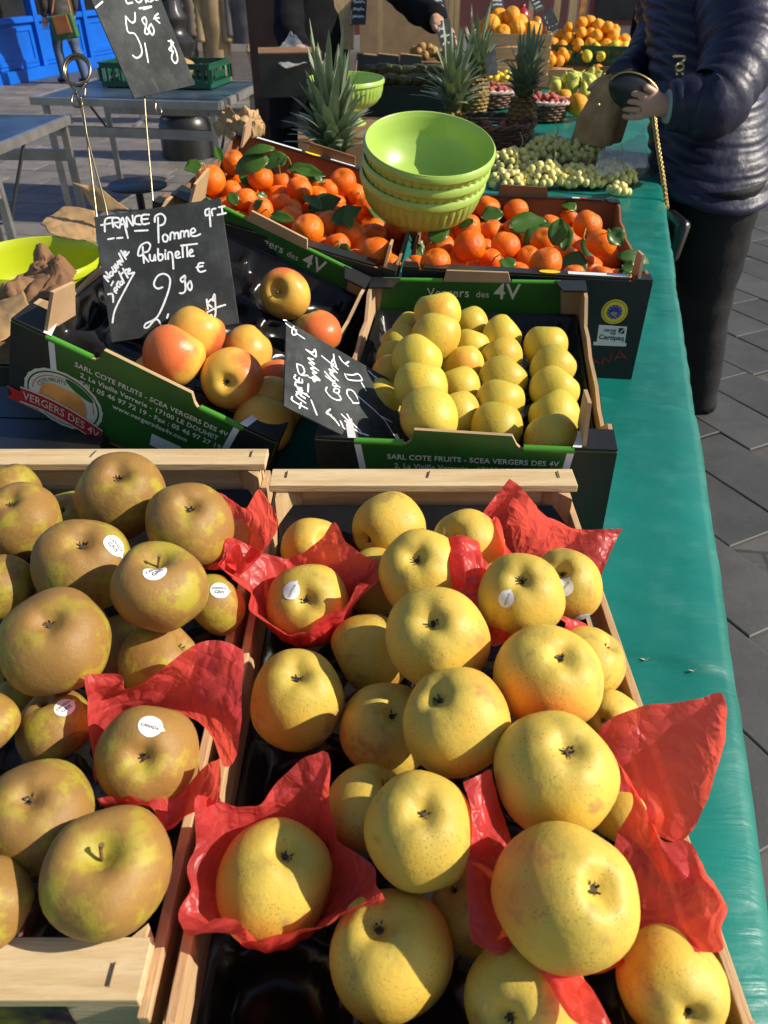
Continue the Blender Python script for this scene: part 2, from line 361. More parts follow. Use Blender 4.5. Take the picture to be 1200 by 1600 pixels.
# ------------------------------------------------------------------ ground and pavers
def stone_mat(name, c, sheet=False):
    m, nt, nd, lk, p = nodes(name)
    v = coords(nt, not sheet)
    oi = N(nt, 'ObjectInfo'); n = tex(nt, 'Noise', v, 5, 6, Roughness=.65); n2 = tex(nt, 'Noise', v, 70, 3)
    cc = mixc(nt, ramp(nt, n, .3, .7), col3(c, .8), col3(c, 1.2))
    if sheet:
        mp = N(nt, 'Mapping'); mp.inputs['Rotation'].default_value = (0, 0, R(8)); lk.new(v, mp.inputs[0])
        b = N(nt, 'TexBrick'); lk.new(mp.outputs[0], b.inputs['Vector']); b.inputs['Scale'].default_value = 1
        b.inputs['Brick Width'].default_value = .46; b.inputs['Row Height'].default_value = .25; b.inputs['Mortar Size'].default_value = .008
        b.inputs['Color1'].default_value = (1, 1, 1, 1); b.inputs['Color2'].default_value = (.72, .72, .72, 1); b.inputs['Mortar'].default_value = (.35, .35, .35, 1)
        cc = mixc(nt, 1.0, cc, b.outputs[0], 'MULTIPLY')
    else:
        hv = N(nt, 'HueSaturation'); lk.new(mth(nt, 'ADD', mth(nt, 'MULTIPLY', oi.outputs['Random'], .4), .8), hv.inputs['Value']); lk.new(cc, hv.inputs['Color']); cc = hv.outputs[0]
    cc = mixc(nt, mth(nt, 'MULTIPLY', ramp(nt, n2, .55, .75), .3), cc, col3(c, 1.7))
    lk.new(cc, p.inputs['Base Color']); p.inputs['Roughness'].default_value = .62; bump(nt, p, mth(nt, 'ADD', n, mth(nt, 'MULTIPLY', n2, .3)), .25, .006)
    return m
M_['paver'] = stone_mat('shade_toned_paving_stone', (.058, .056, .055)); M_['paver2'] = stone_mat('warm_paving_stone', (.15, .132, .112)); M_['paving'] = stone_mat('far_paving', (.085, .079, .073), True)  # right-hand stones: shade on that ground is put into their darker colour
M_['mortar'] = MAT('dark_mortar', (.03, .028, .026), .9, var=.3, vs=20)
g = MB().add([(-60, -30, -.004), (60, -30, -.004), (60, 90, -.004), (-60, 90, -.004)], [(0, 1, 2, 3)])
ground = tag(g.build('ground', M_['paving']), kind='structure')
def paver_mesh(w, l, mt='paver'):
    b = MB(); x, y, e, h = w / 2 - .0025, l / 2 - .0025, .004, .008
    def rg(x, y, z): return [(-x, -y, z), (x, -y, z), (x, y, z), (-x, y, z)]
    b.add(rg(x, y, 0) + rg(x, y, h - e * .6) + rg(x - e, y - e, h), [(0, 1, 5, 4), (1, 2, 6, 5), (2, 3, 7, 6), (3, 0, 4, 7), (4, 5, 9, 8), (5, 6, 10, 9), (6, 7, 11, 10), (7, 4, 8, 11), (8, 9, 10, 11)])
    return b.mesh('paver', M_[mt])
PL = [.38, .46, .54]; PMESH = [paver_mesh(.26, l) for l in PL] + [paver_mesh(.26, l, 'paver2') for l in PL]
cand = []
def lay(origin, ang, nr, nl, zone):
    rnd = random.Random(zone)
    d = Vector((math.cos(ang), math.sin(ang), 0)); q = Vector((-d.y, d.x, 0))
    for i in range(-nr, nr):
        t = -nl * .46 + rnd.random() * .4
        while t < nl * .46:
            k = rnd.randrange(3); l = PL[k]; c = Vector(origin) + d * (t + l / 2) + q * (i * .26); t += l
            if depth(c) < .4: continue
            px, py = proj(c)
            right = (c - Vector((.505, 1.091, 0))).dot(Vector((.9673, -.2538, 0))) > -.25
            if zone == 1 and right and 1000 < px < 1260 and 230 < py < 1650: cand.append((depth(c), c, ang, k))
            if zone == 2 and not right and -40 < px < 480 and 110 < py < 430: cand.append((depth(c), c, ang, k + 3))
lay((1.105, 2.12, 0), math.atan2(-.896, .444), 40, 24, 1)
lay((-1.5, 6, 0), R(-8), 40, 40, 2)
cand.sort(key=lambda c: c[0])
for dd, c, ang, k in cand[:300]:
    link('paver', PMESH[k], ground, Matrix.Translation(c + Vector((0, 0, .004 + random.uniform(-.002, .002)))) @ Matrix.Rotation(ang - math.pi / 2, 4, 'Z') @ Matrix.Rotation(random.uniform(-.006, .006), 4, 'X'))
print('pavers', len(cand))

# ------------------------------------------------------------------ buildings round the square
SD = Vector((math.sin(R(14.7)), math.cos(R(14.7)), 0)); SN = Vector((SD.y, -SD.x, 0)); UP = Vector((0, 0, 1))
M_['bluep'] = MAT('gloss_blue_paint', (.004, .10, .50), .3, var=.12, vs=2)
M_['shopglass'] = MAT('dark_shop_glass', (.012, .014, .016), .05, var=.6, vs=1.5, spec=.9)
M_['tanwall'] = MAT('ochre_render', (.42, .30, .12), .9, var=.12, vs=2)
M_['burg'] = MAT('burgundy_paint', (.16, .048, .042), .65, var=.12, vs=1.5)
M_['pale'] = MAT('pale_stone', (.40, .36, .30), .85, var=.12, vs=2)
A0 = Vector((-5.66, 12.7, 0))
shop = thing('shop_front', 'bright blue painted shop front with dark windows behind the folding tables', 'shop front', A0)
def fbox(mb, s0, s1, z0, z1, w0, w1): return mb.box(A0 + SD * (s0 + s1) / 2 + SN * (w0 + w1) / 2 + UP * (z0 + z1) / 2, (abs(w1 - w0), s1 - s0, z1 - z0), Matrix.Rotation(R(-14.7), 3, 'Z'))
fbox(MB(), -4, 4.2, 0, 6.5, -2, -.12).build('wall', M_['bluep'], shop)
fbox(MB(), -4, 4.2, 0, .16, -.12, .05).build('plinth', M_['bluep'], shop)
fbox(MB(), -4, 4.2, 2.75, 3.3, -.12, .12).build('fascia', M_['bluep'], shop)
for i in range(7):
    s0 = -3.95 + i * 1.32 - .2
    if s0 + 1.3 > 4.25: break
    fbox(MB(), s0, s0 + .1, .16, 2.75, -.12, .04).build('pilaster', M_['bluep'], shop)
    pn = fbox(MB(), s0 + .1, s0 + 1.32, .16, .74, -.12, -.03).build('lower_panel', M_['bluep'], shop, bevel=.012)
    b = MB()
    for (x0, x1, z0, z1) in ((s0 + .16, s0 + 1.26, .22, .27), (s0 + .16, s0 + 1.26, .64, .69), (s0 + .16, s0 + .21, .27, .64), (s0 + 1.21, s0 + 1.26, .27, .64)): fbox(b, x0, x1, z0, z1, -.031, -.012)
    b.build('moulding', M_['bluep'], pn)
    fbox(MB(), s0 + .1, s0 + 1.32, .74, .82, -.12, .03).build('sill', M_['bluep'], shop, bevel=.01)
    fbox(MB(), s0 + .1, s0 + 1.32, .82, 2.75, -.12, -.07).build('window_pane', M_['shopglass'], shop)
ochre = thing('house_front', 'ochre house front just beyond the blue shop front', 'house', A0 + SD * 4.2)
fbox(MB(), 4.21, 5.6, 0, 6.5, -2, -.05).build('wall', M_['tanwall'], ochre)
fbox(MB(), 4.21, 5.6, 0, .35, -.05, .02).build('plinth', M_['pale'], ochre)
bw = thing('shop_wall', 'burgundy painted wall closing the square behind the market stall', 'wall', (0, 18, 0))
MB().box((-.4, 18.5, 2.5), (8.2, 1, 5)).build('wall', M_['burg'], bw)
MB().box((-.4, 17.98, .14), (8.2, .06, .28)).build('skirting', M_['pale'], bw)
for x in (-2.6, .2, 2.2): MB().box((x, 17.97, 2.4), (1.0, .08, 1.6)).build('window_pane', M_['shopglass'], bw)
pw = thing('stone_house', 'pale stone house front far behind the oranges', 'house', (7, 19, 0))
MB().box((8.2, 19.5, 3), (9, 1, 6)).build('wall', M_['pale'], pw)
for i in range(4):
    w = MB().box((4.9 + i * 2.1, 18.98, 1.5), (1.2, .08, 2.2)).build('window', M_['burg'], pw); MB().box((4.9 + i * 2.1, 18.93, 1.5), (1.0, .04, 2.0)).build('pane', M_['shopglass'], w)

# ------------------------------------------------------------------ stall tables and the green oilcloths
ZT = .9; E0 = Vector((.505, 1.091, 0))
def SP_(s, w, z=0): return E0 + SD * s + SN * w + UP * z
RS = Matrix.Rotation(R(-14.7), 3, 'Z')
M_['board'] = wood_mat('stall_board', (.35, .24, .13), (.26, .16, .08), (12, 1, 12))
for i, (s0, s1, lab) in enumerate(((-1.35, .55, 'plywood stall table carrying the apple crates and cartons'), (.57, 2.5, 'plywood stall table carrying the grapes and lychees'), (2.52, 5.2, 'long plywood stall table carrying the oranges and lemons at the back'))):
    t = thing('stall_table', lab, 'table', SP_((s0 + s1) / 2, -.6), 'tables of the fruit stall')
    MB().box(SP_((s0 + s1) / 2, -.6, ZT - .018), (1.18, s1 - s0, .024), RS).build('table_top', M_['board'], t)
    for s in (s0 + .12, s1 - .12):
        for w in (-.12, -1.08): MB().bar(SP_(s, w, 0), SP_(s, w, ZT - .03), .04, .04).build('leg', M_['steel'], t)
        MB().bar(SP_(s, -.14, .3), SP_(s, -1.06, .3), .03, .03).build('stretcher', M_['steel'], t)
m, nt, nd, lk, p = nodes('green_oilcloth')
v = coords(nt, False); mpc = N(nt, 'Mapping'); mpc.inputs['Rotation'].default_value = (0, 0, R(14.7)); mpc.inputs['Scale'].default_value = (2.2, 11, 2); lk.new(v, mpc.inputs[0]); nw = tex(nt, 'Noise', mpc.outputs[0], 3.2, 3, Distortion=1.2); n = tex(nt, 'Noise', v, 3, 4); n2 = tex(nt, 'Noise', v, 16, 5); n3 = tex(nt, 'Noise', v, 300, 2)
cc = mixc(nt, ramp(nt, n, .3, .7), (.004, .125, .098), (.006, .17, .135)); cc = mixc(nt, mth(nt, 'MULTIPLY', ramp(nt, n2, .5, .78), .5), cc, (.035, .20, .17))
lk.new(cc, p.inputs['Base Color']); lk.new(mth(nt, 'ADD', mth(nt, 'MULTIPLY', n2, .5), .10), p.inputs['Roughness']); bump(nt, p, mth(nt, 'ADD', mth(nt, 'MULTIPLY', n2, .6), mth(nt, 'ADD', mth(nt, 'MULTIPLY', n3, .05), mth(nt, 'MULTIPLY', nw, .9))), .38, .006)
M_['oil'] = m
def cloth(name, label, s0, s1, ns, zoff, seed, wr):
    rows = []
    for i in range(ns + 1):
        s = s0 + (s1 - s0) * i / ns; row = []
        ws = [-1.2 + .06 * k for k in range(15)] + [-.34 + .02 * k for k in range(16)]
        for w in ws:
            q = Vector((s * 5, w * 5, seed)); e = max(0, 1 + w / .36)
            z = zoff + .0016 * noise.noise(q) + wr * e * .006 * noise.noise(Vector((s * 26, w * 5, seed + 3))) + .004 * e * max(0, noise.noise(Vector((s * 3 + w * 4, w * 30, seed))))
            if name == 'tablecloth' and seed == 1: z += .007 * math.exp(-((s - .016) / .022) ** 2) * (.6 + .8 * noise.noise(Vector((w * 14, 0, 7)))) + (.005 * math.exp(-((s + .568 - (w + .06) * .08) / .005) ** 2) - .003 * math.exp(-((s + .585 - (w + .06) * .08) / .006) ** 2)) * max(0, min(1, 1.3 + w / .12)) + .0035 * math.exp(-((w + .17 + .02 * math.sin(s * 3)) / .010) ** 2)
            row.append(SP_(s, w, ZT + z))
        zt = ZT + zoff
        wob = .010 * noise.noise(Vector((s * 4, 0, seed))) + .003 * noise.noise(Vector((s * 22, 1, seed)))
        for a in (20, 45, 70, 90): row.append(SP_(s, -.018 + (.026 + wob * .5) * math.sin(R(a)), zt - .022 * (1 - math.cos(R(a)))))
        for k in range(1, 11):
            dz = .034 * k; fold = (.012 + .020 * k / 10) * noise.noise(Vector((s * 5.5, k * .08, seed))) * k / 6
            row.append(SP_(s + .004 * noise.noise(Vector((s * 9, k, 0))), .010 + wob + fold, zt - .022 - dz))
        rows.append(row)
    b = MB().grid(rows)
    return single(b, 'tablecloth', label, 'tablecloth', SP_((s0 + s1) / 2, -.1, ZT), M_['oil'], 'green oilcloths over the stall', smooth=180, solid=.0012)
near_cloth = cloth('tablecloth', 'glossy green oilcloth under the wooden apple crates, with small torn holes', -1.4, .014, 420, .0045, 1, .5)
far_cloth = cloth('tablecloth', 'crinkled green oilcloth beside the mandarin carton and the woman', .0, 5.25, 420, .0, 2, 1.0)
# torn spots where splinters poke through
for (px, py, l) in ((1008, 1031, .010), (1082, 1048, .014)):
    c = at(px, py, -.5945); b = MB()
    for k in range(3):
        a = k * 2.2 + random.random(); u_ = Vector((math.cos(a), math.sin(a) * .5, 0)) * l * random.uniform(.3, .75); v_ = Vector((-u_.y, u_.x, 0)) * random.uniform(.2, .6)
        b.add([c - v_ * .5, c + v_ * .5, c + u_ + Vector((0, 0, random.uniform(.001, .005))), c - v_ * .5 + Vector((0, 0, -.0012)), c + v_ * .5 + Vector((0, 0, -.0012))], [(0, 1, 2), (3, 2, 4), (0, 2, 3), (1, 4, 2)])
    b.build('tear', M_['pale'], near_cloth)

# ------------------------------------------------------------------ wooden crates
def staple(parent, c, d, n):
    c, d, n = Vector(c), Vector(d), Vector(n)
    MB().tube([c - d * .006 - n * .002, c - d * .006 + n * .0012, c + d * .006 + n * .0012, c + d * .006 - n * .002], .0007, 6).build('staple', M_['staple'], parent)
def wood_crate(label, x0, x1, y0, y1, floor, rail, top, lath=.034, far_yaw=0):
    """x0..x1, y0..y1 outer size; heights above the ground"""
    t = thing('wooden_crate', label, 'crate', ((x0 + x1) / 2, (y0 + y1) / 2, floor), 'wooden apple crates')
    th = .007
    for y, sg in ((y0, 1), (y1, -1)):
        yc = y + sg * th / 2
        MB().box(((x0 + x1) / 2, y + sg * (th / 2 + .012), (floor + .004 + top - .009) / 2), (x1 - x0 - .012, th, top - .013 - floor)).build('end_panel', M_['pine_x'], t, bevel=.0008)
        n = 30; rows = []
        b = MB(); yy = y + sg * lath / 2
        b.box(((x0 + x1) / 2, yy, top - .0045), (x1 - x0, lath, .009))
        l = b.build('end_lath', M_['pine_x'], t, bevel=.0009)
        for x in (x0 + .018, (x0 * .48 + x1 * .52), x1 - .018): staple(l, (x, yy - sg * .004, top), (0, 1, 0) if abs(x - (x0 + x1) / 2) > .05 else (.2, 1, 0), (0, 0, 1))
    for x, sg in ((x0, 1), (x1, -1)):
        for (z0, z1) in ((floor + .008, floor + .042), (rail - .036, rail)):
            MB().box((x + sg * th / 2, (y0 + y1) / 2, (z0 + z1) / 2), (th, y1 - y0 - .004, z1 - z0)).build('side_slat', M_['pine_y'], t, bevel=.0008)
        for y, sy in ((y0 + .0205, 1), (y1 - .0205, -1)):
            MB().prism([(0, 0), (sg * .026, 0), (0, sy * .026)], (x + sg * (th + .0006), y, floor), (1, 0, 0), (0, 1, 0), top - .010 - floor).build('corner_post', M_['pine_z'], t)
    k = 6; w = (x1 - x0 - .03) / k
    for i in range(k): MB().box((x0 + .015 + w * (i + .5), (y0 + y1) / 2, floor + .003), (w - .008, y1 - y0 - .04, .005)).build('floor_slat', M_['pine_y'], t)
    return t
FL = ZT + .006
cr_r = wood_crate('pine crate of yellow Chantecler apples on red tissue, beside the green cloth edge', -.127, .214, .13, .728, FL, 1.003, 1.032)
cr_l = wood_crate('pine crate of brown russet apples at the left edge', -.56, -.137, .182, .772, FL, 1.003, 1.032)
# printed label on the near end of the left crate
b = MB(); b.add([(-.40, .1932, .932), (-.19, .1932, .932), (-.19, .1932, 1.012), (-.40, .1932, 1.012)], [(0, 1, 2, 3)]); b.build('printed_label', MAT('plum_label', (.05, .01, .03), .4, var=.2, vs=30, c2=(.42, .28, .02)), cr_l)
def tray(label, x0, x1, y0, y1, z, p, dy, depth_, lean=0, M=None, seed=0, back=0):
    rows = []; nx, ny = int((x1 - x0) / .007), int((y1 - y0) / .007)
    for j in range(ny + 1):
        row = []
        for i in range(nx + 1):
            x = x0 + (x1 - x0) * i / nx; y = y0 + (y1 - y0) * j / ny
            r_ = round((y - y0) / dy - .5); cx = x0 + ((x - x0) // p + .5) * p; off = p / 2 if r_ % 2 else 0
            cx = x0 + round((x - x0 - off) / p - .5) * p + off + p / 2; cy = y0 + (r_ + .5) * dy
            d = math.hypot((x - cx) / (p / 2), (y - cy) / (dy / 2)); k = max(0, 1 - d * d * .92)
            zz = z - depth_ * min(1, k * 1.7) + .0015 * math.cos(14 * math.atan2(y - cy, x - cx)) * (1 if .3 < d < .95 else 0) + .002 * noise.noise(Vector((x * 30, y * 30, seed)))
            e = min(i, nx - i, j, ny - j)
            if e < 2: zz = z + .004 + .006 * (2 - e)
            if back and ny - j < 6: zz = max(zz, z + back * (1 - (ny - j) / 6) ** .7)
            P = Vector((x, y, zz)); row.append(M @ P if M else P)
        rows.append(row)
    return single(MB().grid(rows), 'fruit_tray', label, 'tray', rows[ny // 2][nx // 2], M_['tray'], 'black moulded fruit trays', smooth=180)
tray('black moulded plastic tray with empty cups under the Chantecler apples', -.118, .205, .165, .698, .944, .094, .088, .024, seed=1, back=.058)
tray('black moulded plastic tray under the brown russet apples', -.55, -.146, .21, .742, .944, .094, .088, .024, seed=2, back=.05)

# ------------------------------------------------------------------ fruit meshes
def apple_mesh(name, mat, seed, h=.88, lob=.03, d_top=.34, d_bot=.24, seg=44, rings=30, wide=.06, lump=.05):
    b = MB(); vs = []
    for i in range(rings + 1):
        t = math.pi * i / rings
        for k in range(seg):
            a = 2 * math.pi * k / seg
            ro = math.sin(t) ** .92 if 0 < i < rings else 0.0; z = math.cos(t)
            z *= h * (1.0 + .12 * ro)
            z -= d_top * math.exp(-(ro / .30) ** 2) * (1 if t < math.pi / 2 else 0)
            z += d_bot * math.exp(-(ro / .24) ** 2) * (1 if t > math.pi / 2 else 0)
            ro *= 1 + wide * math.cos(t)
            low = .5 - .5 * math.cos(t)
            ro *= 1 + lob * math.cos(5 * a + seed) * (.25 + .9 * low) * ro
            z += lob * .7 * math.cos(5 * a + seed) * math.exp(-((ro - .42) / .2) ** 2) * low * -1
            p = Vector((ro * math.cos(a), ro * math.sin(a), z)); p *= 1 + lump * noise.noise(p * 1.1 + Vector((seed * 3.3, 0, seed))); p.x += .07 * math.sin(seed * 2.1) * p.z; p.z *= 1 + .06 * math.sin(seed * 1.3) * p.x
            vs.append(p)
    fs = [(i * seg + k, (i + 1) * seg + k, (i + 1) * seg + (k + 1) % seg, i * seg + (k + 1) % seg) for i in range(rings) for k in range(seg)]
    b.add(vs, fs); return b.mesh(name, mat, 180)
def bvh_of(me): return BVHTree.FromPolygons([tuple(v.co) for v in me.vertices], [tuple(p.vertices) for p in me.polygons])
KIND = {}
for kd, kw in (('chantecler', dict(h=.90, lob=.022, wide=.05)), ('canada', dict(h=.80, lob=.022, wide=.06, lump=.09, d_top=.30)), ('rubinette', dict(h=.90, lob=.012, wide=.06)), ('goldrush', dict(h=.95, lob=.006, wide=.03, lump=.03))):
    KIND[kd] = [(me, bvh_of(me)) for me in (apple_mesh(kd + '_apple', M_[kd], s * 2.3 + 1, **kw) for s in range(4))]
KIND['mandarin'] = [(me, bvh_of(me)) for me in (apple_mesh('mandarin', M_['mandarin'], s * 1.7 + .4, h=.84, lob=.012, d_top=.10, d_bot=.06, seg=32, rings=20, wide=.03, lump=.05) for s in range(4))]
KIND['orange'] = [(apple_mesh('orange', M_['orange'], 2.0, h=.95, lob=.0, d_top=.06, d_bot=.05, seg=24, rings=14, wide=0), None)]
KIND['grapefruit'] = [(apple_mesh('grapefruit', M_['grapefruit'], 5.0, h=.9, lob=.0, d_top=.05, d_bot=.05, seg=24, rings=14, wide=0), None)]
def calyx_mesh(seed):
    b = MB(); rnd = random.Random(seed)
    b.lathe([(0.001, .02), (.05, .02), (.09, .0)], 10)
    for k in range(6):
        a = k * 2 * math.pi / 6 + rnd.uniform(-.3, .3); l = rnd.uniform(.07, .15); d = Vector((math.cos(a), math.sin(a), 0)); q = Vector((-d.y, d.x, 0)) * rnd.uniform(.018, .03); u = Vector((0, 0, 1))
        p0 = d * .05; p1 = d * l * .65 + u * rnd.uniform(.05, .12); p2 = d * l * rnd.uniform(.5, 1.15) + u * rnd.uniform(.05, .12)
        b.add([p0 - q, p0 + q, p1 + q * .8, p1 - q * .8, p2], [(0, 1, 2, 3), (3, 2, 4)])
    return b.mesh('calyx', M_['eye'])
CALYX = [calyx_mesh(s) for s in range(4)]
STEM = MB().tube([(0, 0, -.05), (.01, 0, .10), (.05, .02, .26), (.10, .03, .36)], [.035, .03, .03, .05], 7).mesh('stem', M_['stalk'], 60)
SHORT = MB().tube([(0, 0, -.06), (.01, 0, .06), (.03, .02, .14)], [.045, .04, .05], 7).mesh('stem', M_['stalk'], 60)
def text_mesh(txt, bold=0.0, shear=0.0, spacing=1.0, font_scale=1.0):
    cu = bpy.data.curves.new('txt', 'FONT'); cu.body = txt; cu.offset = bold; cu.shear = shear; cu.space_character = spacing; cu.resolution_u = 3
    ob = bpy.data.objects.new('txt', cu); COL.objects.link(ob)
    dg = bpy.context.evaluated_depsgraph_get(); me = bpy.data.meshes.new_from_object(ob.evaluated_get(dg))
    vs = [v.co.copy() for v in me.vertices]; fs = [tuple(p.vertices) for p in me.polygons]
    bpy.data.objects.remove(ob); bpy.data.curves.remove(cu); bpy.data.meshes.remove(me)
    if not vs: return [], [], 0, 0
    x0 = min(v.x for v in vs); x1 = max(v.x for v in vs)
    return [Vector((v.x - x0, v.y, 0)) for v in vs], fs, x1 - x0, max(v.y for v in vs)
TXT = {}
def T(txt, **kw):
    k = (txt, tuple(kw.items()))
    if k not in TXT: TXT[k] = text_mesh(txt, **kw)
    return TXT[k]
def place_fruit(kind, name, px, py, dpx, z, label, cat, group, eye=None, pole='calyx', stickers=(), var=None, spin=None, parts=True, plane=None, rnd=random):
    c = at(px, py, z) if plane is None else on_plane(px, py, *plane)
    d = depth(c); off = math.hypot(px - 600, py - 800) / FPX; rad = dpx / 2 * d / FPX / math.sqrt(1 + off * off * .55)
    me, bv = KIND[kind][var if var is not None else rnd.randrange(len(KIND[kind]))]
    o0 = Vector((0, 0, CAM_Z))
    def hit(ex, ey):
        r = ray(ex, ey).normalized(); k = (c - o0).dot(r); cl = o0 + r * k; h = (c - cl).length
        return ((cl - r * math.sqrt(max(0, rad * rad - h * h))) - c).normalized() if h < rad else (cl - c).normalized()
    ax = hit(*eye) if eye else Vector((rnd.uniform(-.5, .5), rnd.uniform(-.6, .2), rnd.choice((1, 1, -1)))).normalized()
    loc = Vector((0, 0, -1 if pole == 'calyx' else 1)); q = loc.rotation_difference(ax)
    q = q @ Quaternion(loc, spin if spin is not None else rnd.uniform(0, 6.28))
    jit = (.04 if parts else .02); M = Matrix.Translation(c) @ q.to_matrix().to_4x4() @ Matrix.Diagonal((rad * rnd.uniform(1 - jit, 1 + jit), rad * rnd.uniform(1 - jit, 1 + jit), rad * rnd.uniform(.94, 1.06), 1))
    o = link(name, me, None, M); tag(o, label, cat, group)
    if parts and bv is not None:
        zt = bv.ray_cast(Vector((0, 0, 3)), Vector((0, 0, -1)))[0].z; zb = bv.ray_cast(Vector((0, 0, -3)), Vector((0, 0, 1)))[0].z
        if pole == 'calyx' and kind != 'mandarin': link('calyx', rnd.choice(CALYX), o, Matrix.Translation((0, 0, zb - .005)) @ Matrix.Rotation(math.pi, 4, 'X') @ Matrix.Rotation(rnd.random() * 6, 4, 'Z'))
        elif kind != 'mandarin': link('stem', STEM if pole == 'stem' else SHORT, o, Matrix.Translation((0, 0, zt)) @ Matrix.Rotation(rnd.random() * 6, 4, 'Z'))
    Rq = q.to_matrix().inverted()
    for (sx, sy, ang, sr, lines) in stickers:
        dl = Rq @ hit(sx, sy); cr = Rq @ Vector((1, 0, 0)); t1 = (cr - dl * cr.dot(dl)).normalized(); t2 = dl.cross(t1)
        ca, sa = math.cos(ang), math.sin(ang); t1, t2 = t1 * ca + t2 * sa, t2 * ca - t1 * sa
        def surf(u, v, off):
            p = (dl + (t1 * u + t2 * v)).normalized(); h_ = bv.ray_cast(p * 3, -p)
            return h_[0] + p * off
        b = MB(); n = 26; rings_ = [surf(0, 0, .012)]
        for k in range(1, 5):
            for a in range(n):
                an = 2 * math.pi * a / n; tip = 1 + (.28 if a in (0,) else 0)
                rings_.append(surf(math.cos(an) * sr * k / 4 * tip, math.sin(an) * sr * k / 4 * .92, .012))
        fs = [(0, 1 + a, 1 + (a + 1) % n) for a in range(n)]
        for k in range(3): fs += [(1 + k * n + a, 1 + (k + 1) * n + a, 1 + (k + 1) * n + (a + 1) % n, 1 + k * n + (a + 1) % n) for a in range(n)]
        b.add(rings_, fs); st = b.build('sticker', M_['sticker'], o, 180, world=False)
        b = MB()
        for li, tx in enumerate(lines):
            vs, f2, w, hh = T(tx, bold=.012)
            sc = (1.45 if len(lines) == 1 or li == 0 else .95) * sr / w; yy = (.08 if li == 0 else -.42) * sr if len(lines) > 1 else -.2 * sr
            b.add([surf((v_.x - w / 2) * sc, v_.y * sc + yy, .020) for v_ in vs], f2)
        b.build('lettering', M_['black'], st, world=False)
    return o

# ------------------------------------------------------------------ red tissue papers
def crumple(p, amp, seed):
    q = p * 16 + Vector((seed * 3.7, seed, 0)); a = noise.noise_vector(q) * .5
    w = noise.voronoi(p * 30 + Vector((0, seed * 5.1, 0)))[0]; k = (w[1] - w[0])
    f = noise.noise_vector(p * 70 + Vector((seed, 0, 0)))
    w2 = noise.voronoi(p * 17 + Vector((seed * 2.3, 0, 1)))[0]; k2 = w2[1] - w2[0]
    return p + (a * 1.1 + f * .12) * amp + Vector((.2, -.5, .8)) * ((min(k, .5) - .2) * 1.2 + (min(k2, .6) - .25) * 1.6) * amp
def tissue_cup(label, c, rad, half, rot, tilt, seed, squash=.95, mat=None, wings=()):
    """a square of tissue pressed round a fruit (centre c, radius rad), corners flaring up; wings: (angle, extra tilt, extra length)"""
    c = Vector(c); na, nr = 96, 18; rows = []
    for i in range(nr + 1):
        row = []
        for k in range(na):
            a = 2 * math.pi * k / na; aa = a + rot
            L = half / max(abs(math.cos(a)), abs(math.sin(a))); L = min(L, half * 1.36)
            tl = tilt + .16 * math.sin(3 * aa + seed) + .30 * noise.noise(Vector((math.cos(aa) * 2.2, math.sin(aa) * 2.2, seed)))
            for (wa, wt, wl) in wings:
                g = math.exp(-((math.atan2(math.sin(aa - wa), math.cos(aa - wa))) / .45) ** 2); tl += wt * g; L *= 1 + wl * g
            s = L * i / nr; s0 = rad * 1.05 * R(88)
            pl = 1 + .05 * math.sin(8 * aa + seed * 2 + 2 * math.sin(2 * aa)) * max(0, s / L - .2) + .02 * math.sin(17 * aa + seed)
            if s < s0: r_, z = rad * 1.06 * math.sin(s / (rad * 1.05)), -rad * 1.02 * math.cos(s / (rad * 1.05)) * squash
            else:
                z0 = -rad * 1.02 * math.cos(R(88)) * squash
                r_ = rad * 1.06 + (s - s0) * math.sin(tl); z = z0 + (s - s0) * math.cos(tl)
            row.append(crumple(c + Vector((r_ * pl * math.cos(aa), r_ * pl * math.sin(aa), z)), .006 * (.25 + i / nr), seed))
        rows.append(row)
    return single(MB().grid(rows, wrap=True), 'tissue_paper', label, 'tissue paper', c - Vector((0, 0, rad)), mat or M_['red'], 'red tissue papers in the wooden crates', smooth=24)
def tissue_patch(label, rows, seed, amp=.006, n=9):
    g_ = upsample([[at(*p) if len(p) == 3 else p for p in r] for r in rows], n)
    g_ = [[crumple(p, amp, seed) for p in r] for r in g_]
    return single(MB().grid(g_), 'tissue_paper', label, 'tissue paper', g_[len(g_) // 2][len(g_[0]) // 2], M_['red'], 'red tissue papers in the wooden crates', smooth=24)

# ------------------------------------------------------------------ the two crates of big apples
def relax(L, zlo, zhi, it=160, tol=.93):
    E_ = []
    for e in L:
        c = at(e[0], e[1], e[3]); d = depth(c); off = math.hypot(e[0] - 600, e[1] - 800) / FPX
        E_.append([d, e[2] / 2 / FPX / math.sqrt(1 + off * off * .55), ray(e[0], e[1])])
    for _ in range(it):
        for i in range(len(E_)):
            for j in range(i):
                a, b = E_[i], E_[j]; dv = (a[2] * a[0] - b[2] * b[0]).length; need = (a[1] * a[0] + b[1] * b[0]) * tol
                if dv < need:
                    k = min(.006, (need - dv) * .35); s = 1 if a[0] > b[0] else -1
                    a[0] += s * k; b[0] -= s * k
        for e in E_:
            e[0] = min(max(e[0], zhi / e[2].z), zlo / e[2].z)
    return [(e[0], e[1], e[2], E_[i][2].z * E_[i][0]) + tuple(e[4:]) for i, e in enumerate(L)]
